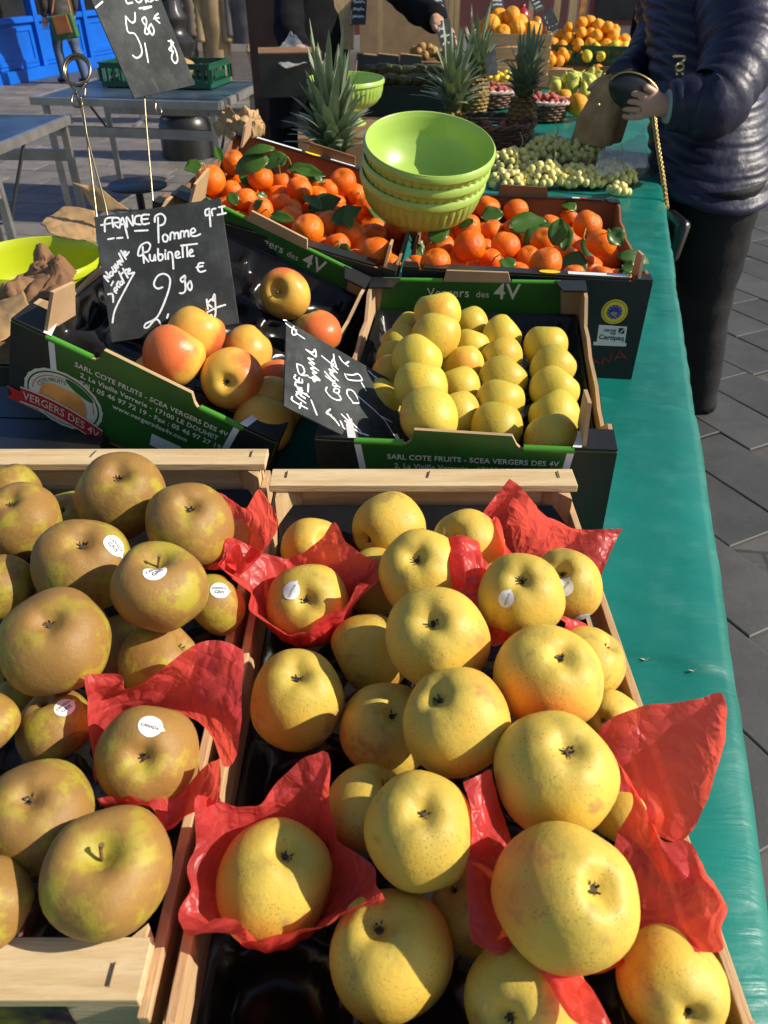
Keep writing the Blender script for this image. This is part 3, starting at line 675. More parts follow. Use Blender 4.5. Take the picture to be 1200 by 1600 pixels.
CH = [  # px, py, size, height, eye, label, stickers, pole
 (885, 1400, 235, -.425, (942, 1385), 'largest yellow Chantecler apple nearest the camera, eye facing right', (), 'calyx'),
 (868, 1205, 200, -.425, (897, 1160), 'ribbed yellow apple directly behind the nearest large apple', (), 'calyx'),
 (857, 1055, 172, -.43, (885, 1015), 'greenish yellow apple third up the right hand ridge of the pile', (), 'calyx'),
 (710, 1125, 172, -.43, (672, 1080), 'plain yellow apple in the middle of the Chantecler pile, eye to the left', (), 'calyx'),
 (683, 995, 160, -.43, (676, 968), 'yellow apple with an orange red right flank in mid pile', (), 'calyx'),
 (657, 1295, 182, -.435, (665, 1262), 'dented yellow apple with a deep wrinkled eye facing up', (), 'calyx'),
 (465, 1092, 155, -.485, (463, 1052), 'orange flushed apple below the red tissue cup, alone above empty tray cups', (), 'calyx'),
 (430, 1375, 192, -.487, (455, 1325), 'freckled apple sitting in the red tissue cup at bottom left', (), 'calyx'),
 (610, 1490, 205, -.487, (585, 1437), 'shaded greenish apple at the bottom edge right of the red tissue cup', (), 'calyx'),
 (605, 1140, 150, -.495, (615, 1108), 'shaded freckled apple half hidden left of the middle apple', (), 'calyx'),
 (480, 945, 135, -.485, (475, 935), 'apple with a white sticker in the upper left red tissue cup', ((452, 920, 1.0, .24, ('CHANTECLER',)),), 'calyx'),
 (815, 930, 140, -.43, (815, 897), 'oblong yellow apple resting on pink red tissue at upper right', ((790, 935, 1.2, .2, ('CHANTECLER',)),), 'calyx'),
 (885, 912, 114, -.46, (878, 893), 'small yellow apple with a sticker against the tall red tissue', ((880, 918, 1.0, .3, ('CHANTECLER',)), (908, 964, .2, .24, ('CHANTECLER',))), 'calyx'),
 (660, 895, 140, -.45, (647, 868), 'apple with an orange cheek left of the pink crumpled tissue', (), 'calyx'),
 (607, 825, 115, -.48, (565, 850), 'golden apple at the back of the Chantecler crate near the lath', (), 'calyx'),
 (487, 857, 97, -.495, (517, 846), 'pale green apple with its stem showing behind the tissue cup', (), 'stem'),
 (590, 908, 110, -.50, (582, 880), 'small apple wedged between the golden apple and the tissue cup', (), 'calyx'),
 (730, 852, 112, -.47, (705, 836), 'orange red apple at the back peeping over the pink tissue', (), 'calyx'),
 (915, 1035, 125, -.475, (960, 1000), 'yellow apple half hidden against the right hand slat', (), 'calyx'),
 (580, 1020, 130, -.50, (640, 990), 'dark shaded apple under the middle of the pile', (), 'calyx'),
 (575, 1262, 140, -.49, (610, 1215), 'yellow apple behind the dented one above the tissue cup', (), 'calyx'),
 (955, 1120, 88, -.50, (938, 1128), 'small apple glimpsed between the slat and the upright tissue', (), 'calyx'),
 (978, 1270, 120, -.50, (1010, 1200), 'apple mostly covered by red tissue at the right slat', (), 'calyx'),
 (1050, 1540, 190, -.475, (1090, 1600), 'yellow apple in the bottom right corner of the crate', (), 'calyx'),
 (820, 1565, 205, -.48, (790, 1600), 'shaded freckled apple at the bottom edge under the hanging tissue', (), 'calyx'),
 (735, 1420, 140, -.50, (700, 1380), 'dark apple low between the two front apples', (), 'calyx')]
random.seed(3)
BLUSH = {6: 2.6, 4: 5.9, 7: 2.2, 13: 5.8, 17: 5.7}
APP = {}
for i, (e, q) in enumerate(zip(CH, relax(CH, -.512, -.405))):
    APP['c%d' % i] = place_fruit('chantecler', 'apple', e[0], e[1], e[2], q[3], e[5], 'apple', 'yellow Chantecler apples', e[4], e[7], e[6], var=i % 4)
CA = [
 (190, 772, 137, -.43, (183, 737), 'green streaked russet apple nearest the back lath of the left crate', (), 'calyx'),
 (297, 817, 142, -.43, (298, 782), 'smooth brown russet apple beside the red tissue at the crate corner', (), 'calyx'),
 (33, 812, 130, -.435, (5, 772), 'orange brown russet apple cut by the left picture edge at the back', (), 'calyx'),
 (130, 882, 157, -.43, (130, 836), 'flat brown russet apple with its sticker on the upper right', ((183, 850, -.35, .27, ('CANADA', 'GRIS')),), 'calyx'),
 (252, 918, 157, -.415, (245, 858), 'yellow green russet apple with a sticker facing the camera', ((242, 890, .85, .27, ('CANADA', 'GRIS')),), 'stem'),
 (85, 1000, 174, -.42, (70, 959), 'large brown and gold russet apple with a deep dark eye', (), 'calyx'),
 (3, 917, 114, -.45, (-40, 880), 'pale russet apple cut by the left picture edge below the orange brown one', (), 'calyx'),
 (335, 942, 108, -.475, (380, 900), 'russet apple with a sticker beside the crate slat', ((344, 920, .1, .30, ('CANADA', 'GRIS')),), 'calyx'),
 (185, 1015, 122, -.49, (150, 990), 'dark shaded russet apple deep in the middle of the left crate', (), 'calyx'),
 (252, 1032, 132, -.48, (300, 1000), 'half lit russet apple tucked behind the big red tissue', (), 'calyx'),
 (85, 1132, 125, -.475, (60, 1085), 'shaded russet apple with a sticker left of the big red tissue', ((102, 1102, 1.0, .29, ('CANADA', 'GRIS')),), 'calyx'),
 (232, 1182, 174, -.455, (220, 1181), 'smooth russet apple sitting in the big red tissue', ((236, 1127, -.1, .26, ('CANADA',)),), 'calyx'),
 (58, 1272, 187, -.43, (38, 1238), 'large tan russet apple with its eye facing the camera at left', (), 'calyx'),
 (170, 1365, 207, -.45, (150, 1325), 'large green brown russet apple with its stem showing, nearest the camera', (), 'stem'),
 (-20, 1130, 108, -.45, (-60, 1100), 'yellow mottled russet apple cut by the left picture edge half way down', (), 'calyx'),
 (-25, 1412, 160, -.46, (-80, 1390), 'golden russet apple cut by the left picture edge above the near lath', (), 'calyx'),
 (15, 765, 100, -.475, (0, 720), 'yellowish russet apple behind the orange brown one at top left', (), 'calyx'),
 (368, 850, 88, -.48, (400, 820), 'small russet apple inside the red tissue at the crate corner', (), 'calyx'),
 (112, 812, 100, -.49, (90, 790), 'dark russet apple low between the two back apples', (), 'calyx'),
 (24, 1078, 112, -.49, (0, 1050), 'shaded russet apple under the large brown and gold one', (), 'calyx')]
random.seed(5)
for i, (e, q) in enumerate(zip(CA, relax(CA, -.512, -.40))):
    APP['g%d' % i] = place_fruit('canada', 'apple', e[0], e[1], e[2], q[3], e[5], 'apple', 'brown russet apples', e[4], e[7], e[6], var=i % 4)
def cen(k): m_ = WM[APP[k].name]; return m_.translation.copy(), m_.to_scale().x
c, r_ = cen('c10'); tissue_cup('red tissue cup holding the stickered apple at upper left of its crate', c, r_, r_ * 2.15, .30, .32, 1.3, wings=((R(175), .5, .25), (R(15), .4, .25), (R(75), -.1, .12), (R(250), .2, -.12)))
c, r_ = cen('c7'); tissue_cup('red tissue cup holding the freckled apple at bottom left', c, r_, r_ * 2.1, .26, .30, 4.1, wings=((R(75), -.05, .2), (R(-12), .5, .2), (R(215), .5, .1), (R(135), .1, .05)))
tissue_patch('tall red tissue standing in the far right corner of its crate', [
 [(700, 880, -.50), (760, 870, -.505), (830, 900, -.50), (900, 930, -.49), (925, 950, -.48)],
 [(735, 830, -.475), (790, 820, -.485), (850, 850, -.475), (900, 880, -.465), (940, 900, -.46)],
 [(760, 795, -.45), (800, 785, -.455), (850, 815, -.455), (905, 835, -.445), (960, 850, -.45)],
 [(793, 750, -.43), (822, 772, -.44), (862, 808, -.44), (912, 826, -.435), (972, 827, -.44)]], 2.2)
tissue_patch('pink red crumpled tissue strip left of the oblong apple', [
 [(678, 850, -.425), (712, 832, -.415), (745, 842, -.42), (752, 872, -.43), (790, 905, -.44)],
 [(684, 880, -.43), (720, 872, -.42), (752, 890, -.43), (765, 925, -.44), (800, 950, -.43)],
 [(700, 915, -.445), (735, 925, -.435), (762, 950, -.44), (785, 965, -.435), (815, 975, -.43)],
 [(730, 950, -.47), (760, 975, -.46), (775, 1005, -.46), (800, 1000, -.45), (828, 985, -.45)]], 5.0, .009)
tissue_patch('short red tissue fold standing right of the pink strip', [
 [(740, 880, -.49), (765, 870, -.49), (800, 880, -.48)], [(750, 850, -.46), (770, 840, -.46), (800, 865, -.46)], [(772, 808, -.44), (780, 815, -.44), (800, 878, -.44)]], 9.0, .004)
tissue_patch('small red tissue corner between the two stickered apples and the slat', [
 [(870, 960, -.46), (900, 990, -.48), (918, 1010, -.49)], [(885, 965, -.45), (912, 972, -.46), (930, 985, -.48)], [(880, 985, -.46), (895, 1000, -.47), (915, 1005, -.49)]], 3.0, .004)
tissue_patch('big red tissue flag standing upright over the right slat', [
 [(930, 1165, -.47), (955, 1215, -.475), (985, 1260, -.48), (1020, 1300, -.485), (1060, 1320, -.49)],
 [(940, 1140, -.455), (985, 1175, -.46), (1020, 1210, -.465), (1050, 1250, -.47), (1078, 1300, -.48)],
 [(965, 1118, -.445), (1020, 1130, -.445), (1060, 1150, -.445), (1090, 1190, -.45), (1105, 1250, -.46)],
 [(1010, 1102, -.435), (1060, 1098, -.43), (1095, 1092, -.425), (1133, 1086, -.42), (1132, 1160, -.43)]], 7.7, .004)
tissue_patch('wide red tissue spread beneath the nearest large apple on the right', [
 [(965, 1190, -.455), (985, 1250, -.462), (960, 1330, -.47), (930, 1420, -.49), (890, 1480, -.49)],
 [(1000, 1250, -.455), (1020, 1290, -.455), (1010, 1370, -.465), (985, 1440, -.475), (920, 1520, -.48)],
 [(1040, 1310, -.455), (1050, 1330, -.45), (1060, 1390, -.455), (1040, 1450, -.46), (970, 1510, -.465)],
 [(1075, 1310, -.455), (1100, 1360, -.45), (1120, 1400, -.445), (1085, 1470, -.45), (1010, 1500, -.46)],
 [(1090, 1330, -.452), (1134, 1400, -.435), (1136, 1450, -.435), (1120, 1490, -.445), (1030, 1490, -.455)]], 1.1, .008)
tissue_patch('pink red tissue wing standing left of the nearest large apple', [
 [(722, 1222, -.415), (735, 1290, -.425), (730, 1380, -.435), (735, 1470, -.45)],
 [(745, 1213, -.415), (760, 1290, -.43), (765, 1390, -.445), (775, 1490, -.455)],
 [(768, 1208, -.42), (785, 1290, -.44), (790, 1400, -.46), (815, 1495, -.46)],
 [(772, 1260, -.45), (800, 1320, -.46), (810, 1420, -.475), (850, 1510, -.475)]], 6.2, .005)
tissue_patch('red tissue tail hanging over the bottom apple, with pale edge', [
 [(800, 1485, -.445), (850, 1490, -.44), (900, 1520, -.445)],
 [(825, 1510, -.445), (870, 1530, -.44), (925, 1545, -.44)],
 [(850, 1530, -.445), (890, 1570, -.44), (945, 1580, -.44)],
 [(880, 1580, -.445), (910, 1610, -.44), (965, 1620, -.44)]], 8.0, .006)
# left crate
c, r_ = cen('g17'); tissue_patch('red tissue with a tall pointed corner in the far corner of the left crate', [
 [(300, 880, -.47), (330, 885, -.47), (362, 895, -.47), (372, 870, -.475), (345, 800, -.48), (325, 770, -.47)],
 [(320, 890, -.46), (345, 880, -.455), (372, 890, -.455), (395, 860, -.46), (375, 810, -.465), (340, 765, -.46)],
 [(335, 890, -.452), (362, 868, -.445), (376, 898, -.45), (418, 850, -.45), (405, 810, -.45), (370, 790, -.455)],
 [(345, 885, -.45), (372, 853, -.44), (390, 880, -.44), (436, 820, -.43), (408, 768, -.415), (385, 795, -.45)]], 4.4, .006)
tissue_patch('big red tissue standing behind the smooth stickered russet apple', [
 [(150, 1230, -.485), (180, 1150, -.49), (240, 1120, -.495), (310, 1130, -.49), (345, 1200, -.485)],
 [(140, 1170, -.465), (165, 1115, -.465), (225, 1100, -.47), (300, 1110, -.47), (360, 1195, -.47)],
 [(135, 1110, -.445), (160, 1090, -.45), (215, 1075, -.45), (300, 1060, -.445), (372, 1140, -.45)],
 [(133, 1056, -.425), (187, 1052, -.43), (205, 1072, -.435), (320, 1000, -.42), (376, 1012, -.425)]], 2.9, .008)
tissue_patch('red tissue fold in front of the smooth stickered russet apple', [
 [(150, 1248, -.455), (190, 1245, -.45), (235, 1258, -.455), (262, 1290, -.465), (300, 1270, -.455), (346, 1250, -.44)],
 [(155, 1258, -.46), (195, 1262, -.46), (240, 1262, -.46), (265, 1295, -.47), (320, 1240, -.455), (348, 1215, -.435)],
 [(160, 1262, -.475), (200, 1270, -.475), (245, 1238, -.46), (280, 1240, -.465), (325, 1195, -.455), (347, 1182, -.43)]], 6.6, .006)

# ------------------------------------------------------------------ lettering and flat print on faces
def decal_text(parent, name, txt, p0, p1, n, mat, bold=.02, spacing=1.0, shear=0, off=.0012, hscale=1.0):
    p0, p1, n = Vector(p0), Vector(p1), Vector(n).normalized(); d = p1 - p0; L = d.length; d.normalize(); u = n.cross(d).normalized()
    vs, fs, w, h = T(txt, bold=bold, spacing=spacing, shear=shear); k = L / w
    return MB().add([p0 + d * v.x * k + u * v.y * k * hscale + n * off for v in vs], fs).build(name, mat, parent)
def flat(parent, name, pts, n, mat, off=.0008):
    n = Vector(n).normalized(); return MB().add([Vector(p) + n * off for p in pts], [tuple(range(len(pts)))]).build(name, mat, parent)
def stroke(mb, P, w, n, off):
    """flat chalk line along P on a face with normal n"""
    n = n.normalized(); vs = []; rnd = random.Random(len(P))
    for i, p in enumerate(P):
        d = (P[min(i + 1, len(P) - 1)] - P[max(i - 1, 0)]); d = d.normalized() if d.length > 1e-8 else Vector((1, 0, 0)); s = n.cross(d) * w * .5 * (1 + .25 * noise.noise(p * 300))
        vs += [p + s + n * off, p - s + n * off]
    k = len(P); mb.add(vs, [(2 * i, 2 * i + 1, 2 * i + 3, 2 * i + 2) for i in range(k - 1)])
    for p in (P[0], P[-1]):
        a = n.orthogonal().normalized(); b = n.cross(a); mb.add([p + n * off * 1.08 + (a * math.cos(t * math.pi / 4) + b * math.sin(t * math.pi / 4)) * w * .5 for t in range(8)], [tuple(range(8))])

# ------------------------------------------------------------------ cardboard fruit cartons
CT = .005
def carton(label, M, a, b, D, kind, flaps=()):
    t = thing('fruit_carton', label, 'carton', M, 'open cardboard fruit cartons')
    X, Y, Z = (M.to_3x3() @ Vector(v) for v in ((1, 0, 0), (0, 1, 0), (0, 0, 1)))
    L = lambda x, y, z: M @ Vector((x, y, z))
    ap = kind == 'apple'; inner = M_['card'] if ap else M_['carddark']
    def wall(name, prof, o, u, v, nrm, skin):
        w_ = MB().prism(prof, o, u, v, CT).build(name, inner, t)
        # outer printed skin
        oo = Vector(o) if nrm < 0 else Vector(o) + u.cross(v) * CT
        nn = u.cross(v) * (1 if nrm > 0 else -1)
        MB().prism([(p[0], p[1]) for p in prof], oo + (nn * .0003 if nrm > 0 else nn * .0009), u, v, .0006).build('printed_skin', skin, w_)
        return w_
    h = .018 if ap else .0
    fp = [(-a / 2, -D), (a / 2, -D), (a / 2, 0)]
    if ap: fp += [(.068, -.002), (.062, .004), (.056, .016), (-.056, .019), (-.060, .004), (-.066, -.002)]
    fp += [(-a / 2, 0)]
    outc = M_['cardblack']
    wf = wall('front_wall', fp, L(0, -b / 2 + CT, 0), X, Z, 1, M_['green'] if ap else outc)   # X x Z = -Y : grows towards -Y
    bp = [(-a / 2, -D), (a / 2, -D), (a / 2, 0), (.055, 0), (.050, .016 if ap else .022), (-.050, .018 if ap else .024), (-.055, 0), (-a / 2, 0)]
    wb = wall('back_wall', bp, L(0, b / 2, 0), X, Z, -1, outc)
    dip = -.030 if ap else -.018
    sp_ = [(-b / 2 + CT, -D), (b / 2 - CT, -D), (b / 2 - CT, 0), (b / 2 - .06, 0), (b / 2 - .10, dip)]
    for k in range(1, 6): sp_.append((b / 2 - .10 - (b - .2) * k / 6, dip + .004 * math.sin(k * 2.1)))
    sp_ += [(-b / 2 + .10, dip), (-b / 2 + .06, 0), (-b / 2 + CT, 0)]
    for sg in (-1, 1): wall('side_wall', sp_, L(sg * a / 2 - (CT if sg > 0 else 0), 0, 0), Y, Z, 1 if sg > 0 else -1, outc)
    MB().prism([(-a / 2, -b / 2), (a / 2, -b / 2), (a / 2, b / 2), (-a / 2, b / 2)], L(0, 0, -D - CT), X, Y, CT).build('floor', inner, t)
    for sx in (-1, 1):
        for sy in (-1, 1):
            cx, cy = sx * a / 2, sy * b / 2; wx, wy = (.050, .042) if ap else (.030, .030)
            pr = [(cx, cy), (cx - sx * wx, cy), (cx - sx * wx * .75, cy - sy * wy), (cx, cy - sy * wy)]
            if sx * sy > 0: pr = pr[::-1]
            lg = MB().prism(pr, L(0, 0, .0006), X, Y, .003).build('corner_ledge', outc, t)
            if (sx, sy) in flaps:
                hx = cx - sx * (wx * .75 + .001); f_ = .052 if ap else .036
                pr = [(cy - sy * .004, 0), (cy - sy * .070, -.012), (cy - sy * .060, f_ * .8), (cy - sy * .012, f_)]
                MB().prism(pr, L(hx, 0, .0036), Y, Z, .0042).build('corner_flap', M_['card'], t)
            if ap and sy < 0:
                q = L(cx - sx * wx, cy, .004); flat(lg, 'white_stripe', [L(cx - sx * (wx - .0), cy, .0037), L(cx - sx * (wx - .010), cy, .0037), L(cx - sx * (wx * .75 - .008), cy - sy * wy, .0037), L(cx - sx * wx * .76, cy - sy * wy, .0037)][::(1 if sx > 0 else -1)], Z, M_['white'])
    return t, L, X, Y, Z, wf, wb
MG = pose((.122, .997, -.441), -7.4, 3.3, -1.6)
MR = pose((-.231, 1.058, -.388), -13.4, 5.4, 22.9)
MML = pose((-.148, 1.544, -.364), -7.1, 2.1, 14.1)
MMR = pose((.270, 1.506, -.422), -7.9, .3, .5)
def apple_carton(label, M, D, flaps, a, b, word):
    t, L, X, Y, Z, wf, wb = carton(label, M, a, b, D, 'apple', flaps); f = -b / 2 - .0008
    for sg in (-1, 1):
        q = [L(sg * a / 2, f, -D), L(sg * a / 2, f, -.0005), L(sg * (a / 2 - .047), f, -.0005), L(sg * (a / 2 - .064), f, -D)]
        flat(wf, 'black_corner_print', q if sg < 0 else q[::-1], -Y, M_['cardblack'], .0004)
        q = [L(sg * (a / 2 - .047), f, -.0005), L(sg * (a / 2 - .055), f, -.0005), L(sg * (a / 2 - .072), f, -D), L(sg * (a / 2 - .064), f, -D)]
        flat(wf, 'white_stripe', q if sg > 0 else q[::-1], -Y, M_['white'], .0006)
    for (x0, x1) in ((-.127, -.069), (.070, .127)): MB().tube([L(x0, -b / 2 + .0015, -.0005), L(x1, -b / 2 + .0015, -.0005)], .0042, 8).build('folded_edge', M_['lime'], wf, 60)
    sc = 1.0
    for tx, x0, x1, z in (('SARL COTE FRUITS - SCEA VERGERS DES 4V', -.088, .112, -.022), ('2, La Vieille Verrerie - 17100 LE DOUHET', -.080, .102, -.0345), ('Tél : 05 46 97 72 19 - Fax : 05 46 97 27 19', -.080, .108, -.047), ('www.vergersdes4v.com', -.035, .065, -.0595)):
        decal_text(wf, 'lettering', tx, L(x0, f, z), L(x1, f, z), -Y, M_['cream'], .022, 1.04)
    flat(wf, 'bar_code', [L(.02, f, -.092), L(.06, f, -.092), L(.06, f, -.072), L(.02, f, -.072)], -Y, M_['white'])
    # logo: scalloped badge, apple, ribbon
    lx, lz = -.098, -.083; k = 44
    for nm, rr, mt, off in (('badge', 1.0, 'cream', .0008), ('badge_ring', .93, 'green', .0011), ('badge_face', .885, 'cream', .0014)):
        flat(wf, nm, [L(lx + .052 * rr * math.cos(2 * math.pi * i / k) * (1 + (.02 if i % 2 and nm == 'badge' else 0)), f, lz + .043 * rr * math.sin(2 * math.pi * i / k) * (1 + (.02 if i % 2 and nm == 'badge' else 0))) for i in range(k)], -Y, M_[mt], off)
    b_ = MB()
    for i in range(40):
        an = math.pi * (i / 39); p = L(lx + .041 * math.cos(an), f - .0017, lz + .034 * math.sin(an)); b_.box(p, (.0014, .0004, .0014), M.to_3x3())
    b_.build('dotted_ring', M_['redink'], wf)
    flat(wf, 'apple_print', [L(lx + .034 * math.cos(t_) * (1 - .06 * math.cos(2 * t_)), f, lz - .006 + .030 * math.sin(t_) * (1 - .16 * max(0, math.sin(t_)) ** 8)) for t_ in [2 * math.pi * i / 36 for i in range(36)]], -Y, M_['peach'], .0018)
    for off, sc_, mt in ((.0021, 1.12, 'cream'), (.0024, 1.0, 'green')):
        flat(wf, 'leaf_print', [L(lx + .020 + .019 * sc_ * math.cos(t_) - .004 * math.sin(t_), f, lz + .027 + .008 * sc_ * math.sin(t_) - .35 * (.019 * sc_ * math.cos(t_))) for t_ in [2 * math.pi * i / 20 for i in range(20)]], -Y, M_[mt], off)
    vs, fs, w, h_ = T('COTE FRUITS', bold=.01)
    b_ = MB(); b_.add([(lambda an, rr: L(lx + rr * math.cos(an), f - .0017, lz + rr * .83 * math.sin(an)))(R(165) - v.x / w * R(78), .031 + v.y / w * .055) for v in vs], fs); b_.build('lettering', M_['green'], wf)
    rz = lambda x, z: L(lx + x, f, lz - .020 + z - .10 * x - 2.2 * x * x)
    n = 14; xs = [-.056 + .112 * i / n for i in range(n + 1)]
    for off, e, mt in ((.0027, .0022, 'cream'), (.0030, 0, 'redink')):
        b_ = MB(); b_.grid([[rz(x, .011 + e) + Y * -off for x in xs], [rz(x, -.011 - e) + Y * -off for x in xs]]); b_.add([rz(-.056, .004) - Y * off, rz(-.056, -.014) - Y * off, rz(-.074, -.012) - Y * off, rz(-.066, -.003) - Y * off, rz(-.074, .008) - Y * off], [(0, 4, 3, 2, 1)]); b_.build('ribbon', M_[mt], wf)
    vs, fs, w, h_ = T('VERGERS DES 4V', bold=.004); MB().add([rz(-.052 + v.x / w * .104, -.0055 + v.y / w * .13) - Y * .0034 for v in vs], fs).build('lettering', M_['cream'], wf)
    # green label folded over the back wall, seen from inside
    bi = b / 2 - CT; q = [L(-.155, bi, -.0005), L(.135, bi, -.0005), L(.142, bi, -.062), L(-.165, bi, -.062)]
    MB().add([p - Y * .0008 for p in q], [(3, 2, 1, 0)]).build('green_label', M_['green'], wb)
    for (x0, x1) in ((-.155, -.056), (.057, .135)): MB().tube([L(x0, b / 2 - .0025, 0), L(x1, b / 2 - .0025, 0)], .0040, 8).build('folded_edge', M_['lime'], wb, 60)
    for tx, x0, x1, z in ((tx_, x0_, x1_, z_) for tx_, (x0_, x1_), z_ in zip(('Vergers', 'des', '4V'), word, (-.026, -.026, -.028))):
        decal_text(wb, 'lettering', tx, L(x0, bi - .001, z), L(x1, bi - .001, z), -Y, M_['cream'], .004 if tx != '4V' else .012, 1.05, off=.0006)
    return t, L
cg, LG = apple_carton('green printed carton of yellow Goldrush apples in the middle of the stall', MG, .132, ((1, -1),), .349, .485, ((-.082, -.012), (0, .021), (.029, .072)))
crb, LR = apple_carton('tilted green printed carton of red Rubinette apples behind the russet crate', MR, .118, ((-1, -1), (-1, 1)), .342, .475, ((-.048, .018), (.026, .046), (.054, .094)))
tray('black moulded tray under the yellow Goldrush apples', -.165, .165, -.23, .23, -.066, .074, .068, .02, M=MG, seed=3)
tray('black moulded tray with ribbed empty cups under the red Rubinette apples', -.162, .162, -.228, .228, -.050, .085, .080, .024, M=MR, seed=4)
cml, *_ = carton('tilted dark carton of leafy mandarins behind the Rubinette carton', MML, .416, .52, .175, 'mandarin', ((-1, 1), (1, -1)))
cmr, LM, XM, YM, ZM, wfm, wbm = carton('black carton of leafy mandarins with a yellow round seal beside the cloth edge', MMR, .412, .515, .174, 'mandarin', ((1, -1),))
# dark top rims of the mandarin cartons with white strips
for t, M in ((cml, MML), (cmr, MMR)):
    L = lambda x, y, z: M @ Vector((x, y, z)); X, Y, Z = (M.to_3x3() @ Vector(v) for v in ((1, 0, 0), (0, 1, 0), (0, 0, 1)))
    for y0, y1, nm in ((.240, .2595 if M is MML else .257, 'back_rim'), (-.2595 if M is MML else -.257, -.232, 'front_rim')):
        rm = MB().prism([(-.17, y0), (.17, y0), (.17, y1), (-.17, y1)], L(0, 0, .0008), X, Y, .003).build(nm, M_['cardblack'], t)
        if (nm == 'front_rim') == (M is MMR):
            s0 = .07 if M is MMR else -.165
            flat(rm, 'white_strip', [L(s0, y0 + .005, .004), L(s0 + .10, y0 + .005, .004), L(s0 + .10, y1 - .006, .004), L(s0, y1 - .006, .004)], Z, M_['white'])
            flat(rm, 'yellow_seal', [L(s0 + (-.03 if M is MMR else .125) + .018 * math.cos(i * .4), (y0 + y1) / 2 + .0085 * math.sin(i * .4), .004) for i in range(15)], Z, M_['yellowink'])
            if M is MML: flat(rm, 'white_strip', [L(.0, y0 + .006, .004), L(.055, y0 + .006, .004), L(.055, y1 - .006, .004), L(0, y1 - .006, .004)], Z, M_['white'])
        elif M is MMR:
            for i, mt in enumerate(('blueink', 'white', 'redink')): flat(rm, 'flag_print', [L(.09 + i * .016, y0 + .003, .004), L(.106 + i * .016, y0 + .003, .004), L(.106 + i * .016, y1 - .004, .004), L(.09 + i * .016, y1 - .004, .004)], Z, M_[mt])
# seal, certificate label and red writing on the black carton front
fy = -.2575 - .0006; n_ = -YM
def mp(px, py): return on_plane(px, py, LM(0, fy, 0), n_)
cS = mp(960, 487)
for nm, rr, mt, off in (('seal', .0215, 'yellowink', .0008), ('seal_ring', .0185, 'black', .0011), ('seal_band', .0178, 'yellowink', .0014), ('seal_disc', .0125, 'blueink', .0017)):
    flat(wfm, nm, [cS + XM * rr * math.cos(i * math.pi / 16) + ZM * rr * math.sin(i * math.pi / 16) for i in range(32)], n_, M_[mt], off)
b_ = MB()
for i in range(12):
    an = i * math.pi / 6; c_ = cS + (XM * math.cos(an) + ZM * math.sin(an)) * .0105 + n_ * .0021
    b_.add([c_ + (XM * math.cos(k * math.pi / 5 + math.pi / 2) + ZM * math.sin(k * math.pi / 5 + math.pi / 2)) * (.0016 if k % 2 == 0 else .0007) for k in range(10)], [tuple(range(10))])
for i in range(5): stroke(b_, [cS + XM * (-.006 + .011 * k / 6) * (1 - .12 * i) + ZM * (-.002 - .0013 * i + .0022 * math.sin(k / 6 * 3.0 + i * .2)) + n_ * .0012 for k in range(7)], .0007, n_, .001)
b_.build('seal_stars', M_['yellowink'], wfm)
q = [mp(932, 534), mp(976, 536), mp(980, 510), mp(936, 507)]
cl_ = flat(wfm, 'certificate_label', q, n_, M_['white'], .001)
decal_text(cl_, 'lettering', 'CERTIFIÉ', mp(943, 517), mp(962, 518), n_, M_['black'], .03, off=.0016); decal_text(cl_, 'lettering', 'PAR', mp(953, 522), mp(962, 522.5), n_, M_['black'], .03, off=.0016)
decal_text(cl_, 'lettering', 'Certipaq', mp(935.5, 529), mp(974, 531.5), n_, M_['black'], .02, off=.0016)
flat(cl_, 'leaf_emblem', [mp(966, 521), mp(975, 521), mp(976, 512), mp(967, 512)], n_, M_['black'], .0016); stk = MB(); stroke(stk, [mp(967, 520.5), mp(971, 517), mp(975.5, 512.5)], .0016, n_, .0021); stk.build('leaf_emblem_line', M_['white'], cl_)
flat(wfm, 'address_strip', [mp(927, 539), mp(978, 541), mp(979, 536), mp(927, 533.5)], n_, M_['white'], .001)
b_ = MB()
for P in ([(920, 570), (926, 559), (936, 568)], [(923, 566), (932, 565)], [(941, 569), (942, 557), (953, 566), (955, 553)], [(961, 562), (968, 548), (979, 560)], [(964, 558), (975, 557)]):
    stroke(b_, [mp(*p) for p in P], .0016, n_, .001)
b_.build('red_handwriting', M_['redink'], wfm)
# sloping board and battens that tip the two left cartons
t = thing('display_wedge', 'wooden wedge propping up the tilted cartons from below', 'wedge', (-.35, 1.25, ZT))
for M, D, n in ((MR, .118, 2), (MML, .175, 2)):
    for y in (-.15, .15):
        p0 = M @ Vector((-.15, y, -D - .012)); p1 = M @ Vector((.05, y, -D - .012)); MB().add([p0 + Vector((0, -.015, 0)), p0 + Vector((0, .015, 0)), p1 + Vector((0, -.015, 0)), p1 + Vector((0, .015, 0))] + [Vector((p.x, p.y + s, ZT + .008)) for p in (p0, p1) for s in (-.015, .015)], [(0, 2, 3, 1), (4, 5, 7, 6), (0, 1, 5, 4), (2, 6, 7, 3), (0, 4, 6, 2), (1, 3, 7, 5)]).build('wedge_block', M_['board'], t)

